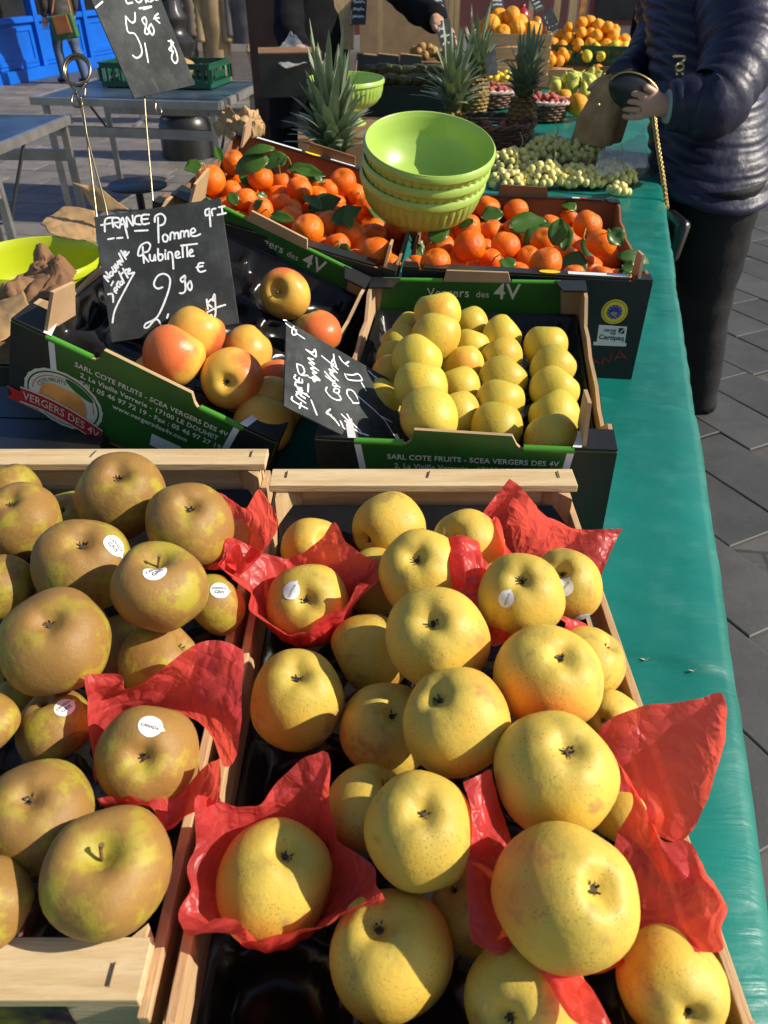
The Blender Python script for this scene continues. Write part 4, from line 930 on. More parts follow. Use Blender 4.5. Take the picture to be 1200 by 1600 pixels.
# ------------------------------------------------------------------ apples in the cartons
random.seed(21)
def pl(M, z): return (M @ Vector((0, 0, z)), M.to_3x3() @ Vector((0, 0, 1)))
RB = [(305, 522, 92, .010, (328, 480), 'stem', 'rosy Rubinette apple with its stem against the large chalkboard'), (270, 556, 98, .006, (240, 600), 'calyx', 'rosy Rubinette apple in front of the large chalkboard foot'),
 (388, 548, 82, -.012, (430, 500), 'calyx', 'half hidden rosy apple right of the chalkboard apples'), (362, 592, 100, .004, (350, 598), 'calyx', 'dark shaded Rubinette apple with its eye facing the camera'),
 (447, 460, 78, -.020, (430, 453), 'stem', 'single greenish yellow apple lying by the back wall of the tilted carton'), (497, 520, 74, -.022, (480, 480), 'calyx', 'rosy yellow apple behind the tilted small chalkboard'),
 (243, 592, 82, -.035, (220, 600), 'calyx', 'red apple top just over the tilted carton front'), (437, 600, 78, -.014, (470, 590), 'calyx', 'yellow apple left of the tilted small chalkboard'),
 (428, 634, 94, -.016, (450, 660), 'calyx', 'red apple half under the tilted small chalkboard'), (412, 664, 94, -.024, (400, 700), 'calyx', 'shaded red apple in the front right corner of the tilted carton')]
for i, (px, py, d, z, eye, pole, lab) in enumerate(RB): place_fruit('rubinette', 'apple', px, py, d, 0, lab, 'apple', 'rosy Rubinette apples', eye, pole, plane=pl(MR, z), spin=i * 1.9 + .5, var=i % 4)
ORD = ['front', 'second', 'third', 'fourth', 'back']
cols = {'raised left row': [(670, 650, 102, .010), (657, 607, 98, .014), (651, 562, 92, .016), (680, 527, 86, .018), (684, 490, 82, .018)],
 'right hand column': [(862, 690, 100, -.022), (866, 650, 94, -.020), (865, 610, 88, -.020), (863, 575, 82, -.020), (852, 541, 78, -.020)],
 'second column from the right': [(776, 668, 94, -.020), (780, 630, 90, -.018), (785, 594, 85, -.018), (784, 558, 78, -.018), (784, 526, 74, -.018)],
 'half covered middle column': [(716, 648, 84, -.022), (719, 606, 78, -.020), (724, 573, 74, -.020), (734, 546, 72, -.020), (735, 508, 66, -.018)],
 'shaded far left column': [(600, 625, 78, -.030), (612, 590, 76, -.026), (618, 560, 72, -.024), (624, 535, 66, -.022), (640, 515, 62, -.022)]}
for cn, lst in cols.items():
    for i, (px, py, d, z) in enumerate(lst):
        place_fruit('goldrush', 'apple', px, py, d * .88, 0, 'yellow freckled Goldrush apple, %s one in the %s' % (ORD[i], cn), 'apple', 'yellow Goldrush apples', (px + random.uniform(-60, 60), py + random.choice((50, 60, 70))) if not (cn[:6] == 'raised' and i == 0) else (668, 690), 'calyx' if i else 'stem', plane=pl(MG, z), var=(i * 3 + len(cn)) % 4)

# ------------------------------------------------------------------ mandarins with leaves
def leaf_blade(b, p0, p1, w, up, fold=.25, arch=.18, n=9, mi=0, wav=0, seed=0):
    p0, p1 = Vector(p0), Vector(p1); d = p1 - p0; L = d.length; d.normalize(); s = d.cross(Vector(up)).normalized(); u = s.cross(d); rows = []
    for i in range(n + 1):
        t = i / n; ww = w * .5 * (math.sin(math.pi * min(1, t * .96 + .04) ** .85) ** .8) * (1 if t < .98 else .3)
        c = p0 + d * L * t + u * L * arch * 4 * t * (1 - t) * .5
        wv = wav * math.sin(t * 14 + seed) * w
        rows.append([c - s * ww + u * (ww * fold + wv), c - s * ww * .5 + u * ww * fold * .35, c, c + s * ww * .5 + u * ww * fold * .35, c + s * ww + u * (ww * fold - wv)])
    return b.grid(rows, mi)
ML_ = [(329, 281, 46), (364, 254, 36), (407, 280, 38), (384, 313, 37), (408, 329, 37), (438, 319, 36), (462, 278, 36), (468, 297, 40), (362, 298, 30), (536, 286, 41), (513, 297, 33), (495, 307, 32), (555, 303, 31), (481, 359, 49), (514, 351, 42), (546, 364, 42), (527, 383, 40), (586, 395, 50), (619, 357, 38), (562, 386, 34), (587, 365, 32), (502, 385, 34), (557, 408, 36), (573, 322, 30), (440, 285, 30), (605, 330, 32), (455, 340, 34), (610, 412, 32)]
MR_ = [(734, 384, 49), (790, 384, 43), (688, 388, 42), (680, 410, 46), (762, 325, 38), (806, 330, 38), (731, 332, 34), (730, 356, 40), (704, 368, 32), (852, 412, 50), (850, 378, 40), (824, 404, 38), (860, 352, 34), (918, 352, 44), (940, 380, 46), (880, 396, 34), (938, 434, 38), (658, 366, 34), (766, 406, 36), (810, 426, 34), (712, 410, 34), (652, 414, 32), (768, 360, 32), (832, 374, 34), (896, 430, 32), (890, 340, 30), (972, 434, 28), (800, 358, 30), (700, 345, 30)]
LL = [(440, 215, 270, 290, 80), (530, 205, 420, 265, 70), (300, 290, 430, 360, 70), (470, 165, 310, 200, 40), (210, 230, 180, 150, 34), (110, 240, 25, 270, 60), (540, 260, 720, 300, 60), (710, 330, 560, 265, 45), (640, 470, 800, 410, 80), (760, 535, 900, 455, 75), (840, 560, 830, 440, 45), (900, 410, 1065, 640, 55), (800, 735, 740, 670, 50), (790, 640, 840, 730, 55), (280, 445, 250, 380, 45), (490, 250, 530, 200, 34), (1150, 640, 1200, 700, 44), (450, 495, 570, 520, 45), (380, 395, 440, 430, 40), (370, 465, 415, 420, 34), (620, 400, 700, 470, 60)]
LRr = [(440, 190, 590, 165, 75), (620, 260, 640, 150, 55), (650, 280, 660, 170, 45), (730, 230, 870, 395, 95), (830, 200, 880, 260, 55), (650, 310, 745, 365, 75), (860, 300, 990, 330, 42), (130, 250, 200, 185, 55), (330, 150, 420, 135, 50), (60, 240, 100, 300, 45), (415, 310, 450, 365, 50), (540, 210, 640, 220, 55), (100, 190, 200, 200, 40), (60, 355, 45, 315, 30), (880, 340, 930, 360, 45), (300, 165, 240, 190, 34), (870, 350, 900, 400, 50), (460, 235, 380, 290, 50), (500, 260, 590, 200, 55), (700, 120, 640, 100, 40)]
NTH = ['first', 'second', 'third', 'fourth', 'fifth', 'sixth', 'seventh', 'eighth', 'ninth', 'tenth']
def mandarins(L, leaves, M, where, conv, slope):
    yr = sorted(L, key=lambda e: -(e[1] - slope * e[0])); rows = [yr[i:i + 6] for i in range(0, len(yr), 6)]; objs = []
    for ri, row in enumerate(rows):
        for ci, e in enumerate(sorted(row)):
            big = max(0, (e[2] - 34) / 16)
            o = place_fruit('mandarin', 'mandarin', e[0], e[1], e[2] * 1.10, 0, 'orange mandarin in the %s, %s from left in the %s row from the front' % (where, NTH[ci], NTH[ri]), 'mandarin', 'mandarins with leaves', pole=random.choice(('stem', 'calyx')), plane=pl(M, -.034 + .040 * big + random.uniform(-.004, .004)))
            objs.append((o, e))
    X0, Y0 = (.185, .235); k_ = 0
    for i in range(6):
        for j in range(8):
            lx, ly = -.17 + .068 * i + (.03 if j % 2 else 0), -.215 + .062 * j; c_ = M @ Vector((lx, ly, -.062 + random.uniform(-.008, .006)))
            if abs(lx) > X0: continue
            px_, py_ = proj(c_); k_ += 1
            place_fruit('mandarin', 'mandarin', px_, py_, .060 * FPX / depth(c_), 0, 'shaded mandarin low in the %s, %s in the %s row beneath' % (where, NTH[i], NTH[j]), 'mandarin', 'mandarins with leaves', plane=(c_, Vector((0, 0, 1))), pole='calyx')
    used = set()
    for (x0, y0, x1, y1, w) in leaves:
        a, b2 = conv(x0, y0), conv(x1, y1); o, e = min(objs, key=lambda q: math.hypot(q[1][0] - a[0], q[1][1] - a[1]))
        c = WM[o.name].translation; d = depth(c); hgt = WM[o.name].to_scale().x * random.uniform(.75, 1.0)
        p0 = atd(a[0], a[1], d - hgt - .012); p1 = atd(b2[0], b2[1], d - hgt - .014 + random.uniform(-.015, .02))
        b = MB(); leaf_blade(b, p0, p1, w * conv(1, 0, True) * d / FPX * 1.35, Vector((random.uniform(-.4, .4), -.9 + random.uniform(-.4, .4), 1)), random.uniform(.1, .5), random.uniform(-.05, .3), wav=.04, seed=x0)
        lf = b.build('leaf', M_['leaf'], o, 180, solid=.0005)
        if o.name not in used:
            used.add(o.name); top = c + (p0 - c).normalized() * .6 * WM[o.name].to_scale().x
            MB().tube(catmull([top, top.lerp(p0, .5) + Vector((0, 0, .008)), p0, p0.lerp(p1, .08)], 4), .0012, 5).build('twig', M_['gstalk'], o, 180)
random.seed(9)
mandarins(ML_, LL, MML, 'left carton', lambda x, y, s=False: (.3167) if s else (280 + .3167 * x, 180 + .3167 * y), .32)
mandarins(MR_, LRr, MMR, 'right carton', lambda x, y, s=False: (.4) if s else (620 + .4 * x, 280 + .4 * y), .03)

# ------------------------------------------------------------------ chalk price boards on wire holders
def board(label, q, a, b, lines, wpx, extra=None):
    M = pose(*q); t = thing('price_board', label, 'price board', M, 'chalk price boards')
    MB().box((0, 0, -.0013), (a, b, .0026)).build('slate', M_['slate'], t, world=False, bevel=.0006)
    n = M.to_3x3() @ Vector((0, 0, 1)); c = M.translation; mb = MB()
    for P in lines:
        pts = [on_plane(x, y, c, n) for x, y in P]; pts = catmull(pts, 5)
        stroke(mb, pts, wpx * depth(c) / FPX, n, .0004)
    mb.build('chalk_lettering', M_['chalk'], t)['kind'] = 'stuff'; return t, M
def cv(L, ox, oy, k): return [[(ox + x * k, oy + y * k) for x, y in P] for P in L]
RUB = [[(120,310),(125,215),(190,200)],[(90,260),(165,245)],[(185,275),(180,210),(225,205),(235,235),(190,245),(225,280)],[(235,280),(258,200),(285,300),(300,360)],[(245,255),(280,248)],[(295,275),(290,195),(340,265),(335,185)],[(395,185),(360,195),(355,245),(400,255)],[(465,178),(410,185),(415,250),(465,245)],[(412,215),(455,210)],[(355,305),(455,300)],[(145,370),(190,362)],[(215,362),(258,358)],
 [(540,395),(535,200)],[(510,235),(515,190),(560,172),(592,205),(580,250),(540,265)],[(590,330),(572,350),(580,385),(605,385),(612,350),(590,330)],[(630,375),(635,325),(660,320),(665,370),(668,330),(690,320),(697,365)],[(712,360),(712,315),(735,308),(740,355),(745,315),(768,305),(775,350)],[(790,325),(825,310),(815,285),(792,300),(795,340),(830,345),(865,330)],
 [(425,555),(415,430)],[(420,490),(385,500),(380,475),(400,420),(450,395),(475,420),(455,465),(415,480),(460,545)],[(470,490),(475,530),(500,535),(510,490),(515,535)],[(535,445),(540,530),(570,525),(568,490),(540,490)],[(590,480),(595,525)],[(592,455),(593,462)],[(615,525),(615,475),(640,475),(650,520),(655,600)],[(670,500),(700,485),(690,465),(672,480),(680,515),(710,510)],[(725,420),(730,510)],[(760,415),(765,505)],[(715,420),(840,405)],[(785,480),(805,465),(795,450),(780,470),(785,500),(815,500)],
 [(890,555),(855,560),(845,600),(865,625),(905,615)],[(835,590),(885,580)],[(570,745),(530,755),(503,720),(530,660),(580,640),(625,670),(625,740),(590,850),(540,960),(500,1000),(440,1030),(430,1060),(460,1055),(510,1000),(540,1005),(560,1050)],[(615,955),(605,985)],[(740,655),(712,680),(725,705),(748,680),(742,655),(750,760),(730,790),(705,790)],[(780,700),(765,735),(785,770),(800,740),(790,700),(780,700)],
 [(915,840),(925,915)],[(950,840),(925,870),(955,900)],[(975,800),(960,840),(975,850),(978,800),(985,940),(970,985),(950,960)],[(910,945),(990,905),(1060,882)],[(935,130),(905,145),(910,185),(935,170),(935,130),(945,270)],[(960,185),(955,140),(985,130)],[(1010,120),(1055,112)],[(1032,118),(1040,175)],[(1000,180),(1065,165)],
 [(148,700),(112,655),(160,672),(128,625)],[(165,625),(155,650),(178,655),(182,630),(165,625)],[(175,590),(195,625),(210,612),(190,580)],[(200,565),(222,595),(218,545)],[(225,560),(245,548),(235,535),(228,555),(250,570)],[(230,480),(262,545)],[(245,460),(285,525)],[(270,490),(285,470),(270,468),(280,500),(308,470)],
 [(185,860),(180,800),(145,800)],[(195,780),(215,765),(205,745),(193,765),(210,790)],[(170,730),(185,700)],[(225,700),(213,730),(235,745)],[(240,700),(238,725),(255,725),(258,700),(240,700)],[(230,625),(270,710)],[(262,600),(300,670)],[(250,640),(290,605)],[(300,630),(318,610),(305,600),(303,640),(340,630)],[(350,630),(280,760),(200,920),(180,1020)]]
GOL = [[(75,60),(98,62)],[(95,90),(140,125),(190,150)],[(165,115),(150,150),(155,190),(190,180),(175,150)],[(190,180),(260,225)],[(190,450),(215,540),(290,555)],[(190,450),(240,470),(260,520),(235,550)],[(330,570),(345,610),(365,585),(350,565),(330,570)],[(395,600),(300,570)],[(395,590),(330,530),(370,530),(315,490),(360,490)],[(385,510),(300,440),(350,450),(290,400),(340,410)],[(360,390),(270,320),(330,350),(355,320),(365,380)],
 [(285,850),(155,780),(150,745)],[(215,845),(230,800)],[(270,800),(190,740),(200,715),(235,740),(265,760)],[(260,750),(185,700),(280,720)],[(230,740),(235,700)],[(300,745),(195,675),(245,690),(175,640)],[(215,620),(180,610),(190,655),(235,665)],[(180,550),(170,580),(235,620),(240,590)],[(205,600),(215,575)],[(290,700),(295,630)],[(370,905),(345,840),(320,775)],
 [(460,660),(450,690),(500,750),(560,775),(585,760),(560,720),(520,700)],[(520,700),(560,710),(570,680),(530,670),(520,700)],[(575,660),(450,560)],[(560,650),(440,520)],[(530,600),(510,640),(550,650)],[(560,600),(490,540),(520,520)],[(540,580),(480,500),(530,520)],[(550,530),(500,470),(520,450)],[(560,500),(415,380)],[(500,440),(520,410),(545,480)],[(520,365),(525,430)],
 [(690,800),(740,800),(745,780),(700,700),(650,680),(640,720),(690,790)],[(740,740),(880,860),(930,910),(980,960),(1060,1090)],[(930,910),(1040,970)],[(620,540),(650,590),(740,600),(775,590),(740,540),(690,550),(640,545)],[(770,620),(810,690)],[(570,385),(600,430),(650,470)],[(625,450),(655,430)],[(830,510),(900,580)],[(890,560),(950,620),(930,640),(890,590)],
 [(490,855),(455,890),(500,910)],[(470,890),(540,960)],[(520,930),(570,1000)],[(580,960),(600,1000)],[(600,1010),(650,1060)],[(640,1040),(700,1080)],[(590,900),(650,960)],[(620,960),(680,1000)],[(640,900),(690,980),(760,1050)],[(700,1030),(760,1070)],[(740,1060),(830,1090)],[(700,1110),(800,1130)]]
COR = [[(735,95),(770,132),(790,120),(790,75)],[(735,95),(748,185),(790,200),(825,270),(828,320),(800,340),(778,325)],[(850,100),(832,120),(870,180),(865,200),(848,190),(858,130),(850,100)],[(885,140),(872,165),(890,205),(902,180),(885,140)],[(925,80),(905,105),(935,135)],[(900,110),(930,105)],[(848,255),(868,365)],[(985,240),(1015,250),(990,290),(1010,300)],[(1000,235),(1005,290)],[(1015,300),(1005,340),(1025,370),(1040,350),(1030,300),(1010,260)],
 [(770,-20),(738,-10),(745,20),(775,15)],[(790,-5),(810,15),(830,0),(815,-25),(790,-5)],[(845,-30),(855,15)],[(845,-30),(865,-25),(850,-8),(870,10)],[(900,-30),(880,-20),(900,-5),(880,10)],[(930,-35),(905,-25),(910,-2),(935,-8)],[(910,-18),(928,-22)],[(815,50),(890,38),(840,55)],[(560,45),(600,10)]]
bR, MbR = board('square chalkboard reading Pomme Rubinette 2,90 standing in the tilted carton', ((-.288, 1.0, -.331), 13.8, 51.1, -11.0), .17, .17, cv(RUB, 140, 300, .2), 3.0)
bG, MbG = board('chalkboard reading Pomme Goldrush lying on its side between two apple cartons', ((-.04, .858, -.444), 3.6, 16.8, 38.1), .2, .15, cv(GOL, 430, 490, .175), 2.6)
bC, MbC = board('tall chalkboard reading Corse 5,80 on a wire above the folding table', ((-.444, 1.639, -.107), 61.8, 67.4, -8.2), .15, .20, cv(COR, 0, 0, .26667), 2.3)
def wpath(P, d0, d1=None):
    k = len(P) - 1; return catmull([atd(x, y, d0 + ((d1 or d0) - d0) * i / k) for i, (x, y) in enumerate(P)], 8)
t = thing('sign_holder', 'brass wire sign holder with a round ring above the Rubinette chalkboard', 'sign holder', atd(155, 335, 1.02), 'wire sign holders')
dd = depth(MbR @ Vector((-.06, .08, -.004))) + .004
b = MB(); b.tube([atd(120 + 21 * math.cos(a), 109 + 24 * math.sin(a), dd) for a in [i * 2 * math.pi / 28 for i in range(28)]], .0019, 8, closed=True); b.tube([atd(121 + 19.5 * math.cos(a), 112 + 22 * math.sin(a), dd + .004) for a in [i * 2 * math.pi / 28 for i in range(28)]], .0019, 8, closed=True); b.build('ring', M_['wire'], t, 180)
for P in ([(106, 128), (116, 142), (122, 154), (131, 180), (150, 330), (153, 372)], [(134, 130), (126, 142), (120, 152), (128, 175), (140, 230), (166, 328), (169, 372)]): MB().tube(wpath(P, dd), .0015, 8).build('prong', M_['wire'], t, 180)
MB().tube(wpath([(133, 138), (132, 150), (126, 152), (128, 164), (118, 167), (112, 160), (114, 148), (120, 144)], dd - .002), .0014, 8).build('clasp', M_['wire'], t, 180)
dd = depth(MbC @ Vector((-.02, -.09, 0))) - .004
t = thing('sign_holder', 'thin wire sign holder looped over the foot of the tall Corse chalkboard', 'sign holder', atd(237, 300, dd), 'wire sign holders')
MB().tube(wpath([(226, 140), (219, 140), (207, 118), (206, 104), (213, 97), (224, 104), (233, 122), (233, 138), (226, 141)], dd), .0017, 8).build('loop', M_['wire'], t, 180)
MB().tube(wpath([(213, 128), (226, 142), (240, 156), (250, 168), (252, 176), (247, 177), (243, 170), (243, 160), (238, 152)], dd), .0015, 8).build('hook', M_['wire'], t, 180)
MB().tube(wpath([(225, 141), (229, 200), (236, 280), (240, 330)], dd), .0016, 8).build('stem', M_['wire'], t, 180)

# ------------------------------------------------------------------ bowls
def bowl(label, c, R_, H, ax, mat, ped=False, group='lime green plastic bowls'):
    """c: centre of the rim, ax: its up direction"""
    q = Vector((0, 0, 1)).rotation_difference(Vector(ax).normalized()).to_matrix().to_4x4(); M = Matrix.Translation(c) @ q
    t = thing('plastic_bowl', label, 'bowl', M @ Matrix.Translation((0, 0, -H)), group); M = M.copy()
    nr = 44
    def rib(a, u): return 1
    out = []; zs = [(.995, 0), (1.02, -.003), (1.02, -.012), (.985, -.015), (.985, -.19 * H), (.975, -.33 * H)]
    b = MB(); seg = nr * 4; prof = [(R_ * r, z) for r, z in zs] + [(R_ * .925, -.55 * H), (R_ * .85, -.68 * H), (R_ * .74, -.80 * H), (R_ * .58, -.91 * H), (R_ * .45, -.955 * H)]
    prof += [(R_ * .44, -H), (R_ * .40, -H), (R_ * .39, -.962 * H)] if not ped else [(R_ * .30, -1.02 * H), (R_ * .32, -1.15 * H), (R_ * .40, -1.32 * H), (R_ * .52, -1.40 * H), (R_ * .52, -1.43 * H), (R_ * .48, -1.43 * H), (R_ * .05, -1.30 * H)]
    n = len(prof)
    b.lathe(prof, seg, fn=lambda a, u: 1 + (-.035 * (1 - abs(math.sin(a * nr / 2)) ** .7) * (.0, .0, .0, .0, .3, 1.0, .7, .15, .0)[min(8, round(u * (n - 1)))] if 3.5 < u * (n - 1) < 8.5 else 0), M=M)
    b.build('outer_wall', mat, t, 50)
    ip = [(R_ * .975, 0), (R_ * .955, -.006), (R_ * .938, -.12 * H), (R_ * .915, -.35 * H), (R_ * .86, -.54 * H), (R_ * .74, -.72 * H), (R_ * .62, -.87 * H), (R_ * .40, -.93 * H), (0.0005, -.94 * H)]
    MB().lathe(ip, 72, M=M).build('inner_wall', mat, t, 180)
    MB().lathe([(R_ * .975, 0), (R_ * .985, .0016), (R_ * .998, .0010), (R_ * 1.0, -.001)], 72, M=M).build('rim', mat, t, 180)
    return t
ax = Vector((.07, -.30, 1)).normalized(); C0 = at(672, 223, -.262)
for i, nm in enumerate(('topmost', 'middle', 'lowest')):
    bowl('lime green ribbed plastic bowl, %s of the stack on the mandarins' % nm, C0 - ax * .026 * i + Vector((-.003 * i, 0, 0)), .1165 - .001 * i, .090, ax, M_['bowl'])
bowl('lime green pedestal bowl behind the pineapple leaves', atd(540, 122, 2.62), .132, .10, (0, -.05, 1), M_['bowl'], True)
bowl('yellow green bowl holding crumpled brown paper at the left edge', atd(52, 402, 1.25), .108, .12, (0.02, -.02, 1), M_['bowl2'], group='yellow green bowl')
def loose_box(label, c, size, yaw, mats, flap=True, name='cardboard_box'):
    """open cardboard box, c = centre of its underside"""
    M = Matrix.Translation(c) @ Matrix.Rotation(R(yaw), 4, 'Z'); t = thing(name, label, 'box', M, 'cardboard boxes further back'); x, y, h = size[0] / 2, size[1] / 2, size[2]
    for cx, cy, sx, sy in ((0, -y, 2 * x, .006), (0, y, 2 * x, .006), (-x, 0, .006, 2 * y - .006), (x, 0, .006, 2 * y - .006)): MB().box((cx, cy, h / 2 + .004), (sx, sy, h - .008)).build('wall', mats, t, world=False)
    MB().box((0, 0, .002), (2 * x, 2 * y, .004)).build('floor', mats, t, world=False)
    return t, M
def lid_box(label, c, size, yaw, mat, lid=None, edge=None):
    """closed carton with overlapping top flaps"""
    M = Matrix.Translation(c) @ Matrix.Rotation(R(yaw), 4, 'Z'); t = thing('cardboard_box', label, 'box', M, 'cardboard boxes further back'); x, y, h = size[0] / 2, size[1] / 2, size[2]
    MB().box((0, 0, h / 2), (2 * x, 2 * y, h)).build('body', mat, t, world=False, bevel=.002)
    for sg in (-1, 1): MB().box((0, sg * y / 2, h + .0035), (2 * x - .002, y - .004, .004), Matrix.Rotation(sg * .01, 3, 'X')).build('top_flap', lid or mat, t, world=False)
    return t, M
lid_box('black carton wedged under the raised corner of the tilted apple carton', Vector((-.49, .90, ZT + .005)), (.27, .18, .092), -4, M_['cardblack'], M_['cardblack'])
lid_box('dark carton under the yellow green bowl', Vector((-.60, 1.262, ZT + .004)), (.30, .34, .086), -10, M_['cardblack'], M_['carddark'])
# crumpled kraft paper
def crumpled(label, rows, seed, amp, mat, n=8, nm='paper_bag', cat='paper bag', group='brown kraft papers'):
    g_ = upsample(rows, n); out = []
    for r in g_:
        rr = []
        for p in r:
            w = noise.voronoi(p * 26 + Vector((seed, 0, seed)))[0]; v = noise.noise_vector(p * 20 + Vector((seed * 2, 0, 0))); w2 = noise.voronoi(p * 60 + Vector((seed, 2, 0)))[0]; rr.append(p + v * amp * .6 + Vector((0, -.4, .9)) * ((w[1] - w[0]) * 1.0 + (w2[1] - w2[0]) * .35) * amp)
        out.append(rr)
    return single(MB().grid(out), nm, label, cat, out[len(out) // 2][len(out[0]) // 2], mat, group, smooth=30, solid=.0008)
D_ = lambda L: [[atd(*p) for p in r] for r in L]
crumpled('crumpled dark brown paper lying in the yellow green bowl', D_([
 [(-20, 470, 1.16), (20, 445, 1.16), (50, 420, 1.18), (52, 395, 1.22)], [(-10, 500, 1.12), (30, 470, 1.12), (62, 440, 1.13), (75, 400, 1.20)],
 [(10, 510, 1.10), (45, 490, 1.09), (85, 455, 1.10), (95, 405, 1.17)], [(35, 500, 1.10), (70, 480, 1.10), (108, 470, 1.12), (118, 425, 1.18)]]), 3, .022, M_['paperd'], 16)
crumpled('brown paper sheet draped from the bowl over the carton corner', D_([
 [(-30, 480, 1.10), (0, 470, 1.08), (40, 455, 1.07)], [(-30, 510, 1.05), (5, 495, 1.03), (50, 480, 1.04)], [(-30, 560, 1.02), (10, 530, 1.02), (60, 490, 1.05)]]), 6, .010, M_['paper'])
crumpled('flat folded brown paper bag standing behind the chalkboard top', D_([
 [(112, 285, 1.36), (130, 300, 1.36), (150, 330, 1.36)], [(130, 290, 1.36), (145, 300, 1.35), (165, 330, 1.34)], [(142, 288, 1.36), (165, 300, 1.34), (200, 330, 1.33)]]), 8, .006, M_['paper'])
crumpled('folded brown paper bag lying between the bowl and the chalkboard', D_([
 [(64, 352, 1.38), (90, 332, 1.42), (105, 322, 1.44), (150, 332, 1.40)], [(75, 362, 1.34), (95, 350, 1.37), (115, 345, 1.38), (150, 355, 1.36)], [(90, 368, 1.33), (105, 372, 1.32), (125, 375, 1.32), (150, 380, 1.32)]]), 9, .006, M_['paper'])
crumpled('crumpled gold brown paper bag beside the folding table', D_([
 [(345, 215, 2.3), (340, 195, 2.3), (352, 172, 2.32)], [(360, 222, 2.2), (360, 200, 2.2), (368, 180, 2.24)], [(385, 220, 2.18), (388, 200, 2.16), (390, 175, 2.22)], [(400, 222, 2.2), (410, 205, 2.2), (405, 182, 2.28)], [(402, 215, 2.3), (412, 200, 2.35), (398, 178, 2.4)]]), 12, .032, M_['paper'], 14)

# ------------------------------------------------------------------ pineapples
def pineapple(label, base, h, spread, body_h, seed, nl=58, bodyr=.058):
    rnd = random.Random(seed); base = Vector(base); t = thing('pineapple', label, 'pineapple', base - Vector((0, 0, body_h)), 'pineapples')
    b = MB(); b.lathe([(.02, -body_h), (bodyr * .8, -body_h * .93), (bodyr, -body_h * .6), (bodyr, -body_h * .35), (bodyr * .75, -body_h * .06), (.02, 0)], 24, base); b.build('body', M_['pine_skin'], t, 180)
    b = MB()
    for i in range(9):
        for k in range(11):
            a = 2 * math.pi * (k + (i % 2) * .5) / 11; z = -body_h * (.06 + i * .1); rr = bodyr * (.78 + .22 * math.sin(math.pi * (i + 1) / 10)) ; o = base + Vector((rr * math.cos(a), rr * math.sin(a), z)); n = Vector((math.cos(a), math.sin(a), 0)); s = Vector((-n.y, n.x, 0)); w, hh = bodyr * .26, body_h * .055
            b.add([o - s * w, o - Vector((0, 0, hh)), o + s * w, o + Vector((0, 0, hh)), o + n * bodyr * .16], [(0, 1, 4), (1, 2, 4), (2, 3, 4), (3, 0, 4)])
    b.build('scales', M_['pine_skin'], t); t.children[-1]['kind'] = 'stuff'
    for i in range(nl):
        u = i / nl; a = i * 2.399 + rnd.uniform(-.2, .2); L = h * (.45 + .6 * u) * rnd.uniform(.85, 1.1); out = spread * (1.25 - u * 1.05) * rnd.uniform(.7, 1.2) + .012; w = .052 * (1 - .35 * u) * h / .25
        d = Vector((math.cos(a), math.sin(a), 0)); s = Vector((-d.y, d.x, 0)); rows = []; z0 = h * .22 * u
        for k in range(8):
            q = k / 7; r_ = .014 + out * q ** 1.5; z = z0 + L * (q * (1 - .25 * q * (1 - u)) * (1 - .5 * (1 - u) * q)); ww = w * .5 * (1 - q) ** .5 * (1 if q > .01 else .9); c = base + d * r_ + Vector((0, 0, z)) + s * .012 * q * q * math.sin(i)
            rows.append([c - s * ww - d * -ww * .45, c - s * ww * .4, c + s * ww * .4, c + s * ww - d * -ww * .45])
        b = MB().grid(rows); b.build('crown_leaf', M_['pine_leaf'], t, 180)
    return t
pineapple('grey green pineapple crown standing behind the left mandarin carton', atd(520, 245, 2.02), .235, .098, .17, 1, 74)
pineapple('dark pineapple crown beside the avocados', atd(708, 172, 2.95), .25, .13, .16, 2, 46)
pineapple('dark pineapple crown in front of the burgundy wall', atd(745, 120, 3.5), .24, .11, .16, 3, 40)
pineapple('whole pineapple standing upright between the lychee baskets', atd(818, 152, 3.1), .225, .10, .16, 4, 52)

# ------------------------------------------------------------------ grapes
random.seed(31)
BERRY = MB().ell((0, 0, 0), (1, 1, 1.12), 14, 10).mesh('berry', M_['grape'], 180)
def bunch(label, c, n, ext, seed, rad=.0122):
    rnd = random.Random(seed); c = Vector(c); t = thing('grape_bunch', label, 'grapes', c, 'bunches of green grapes'); pts = []
    for k in range(4000):
        if len(pts) >= n: break
        a = rnd.uniform(0, 6.283); r_ = math.sqrt(rnd.random()); x, y = ext[0] * r_ * math.cos(a), ext[1] * r_ * math.sin(a)
        z = ext[2] * math.sqrt(max(0, 1 - r_ * r_)) * rnd.uniform(.55, 1.0) + rad
        p = Vector((x, y, z))
        if all((p - q).length > rad * 1.5 for q in pts): pts.append(p)
    for p in pts:
        link('berry', BERRY, t, Matrix.Translation(p) @ Euler((rnd.uniform(-1, 1), rnd.uniform(-1, 1), 0)).to_matrix().to_4x4() @ Matrix.Scale(rad * rnd.uniform(.85, 1.12), 4))
    MB().tube(catmull([(0, 0, .02), (.012, .01, ext[2] * .9), (.03, .015, ext[2] + .03), (.02, .03, ext[2] + .06)], 5), .0018, 6).build('stalk', M_['gstalk'], t, 180, world=False)
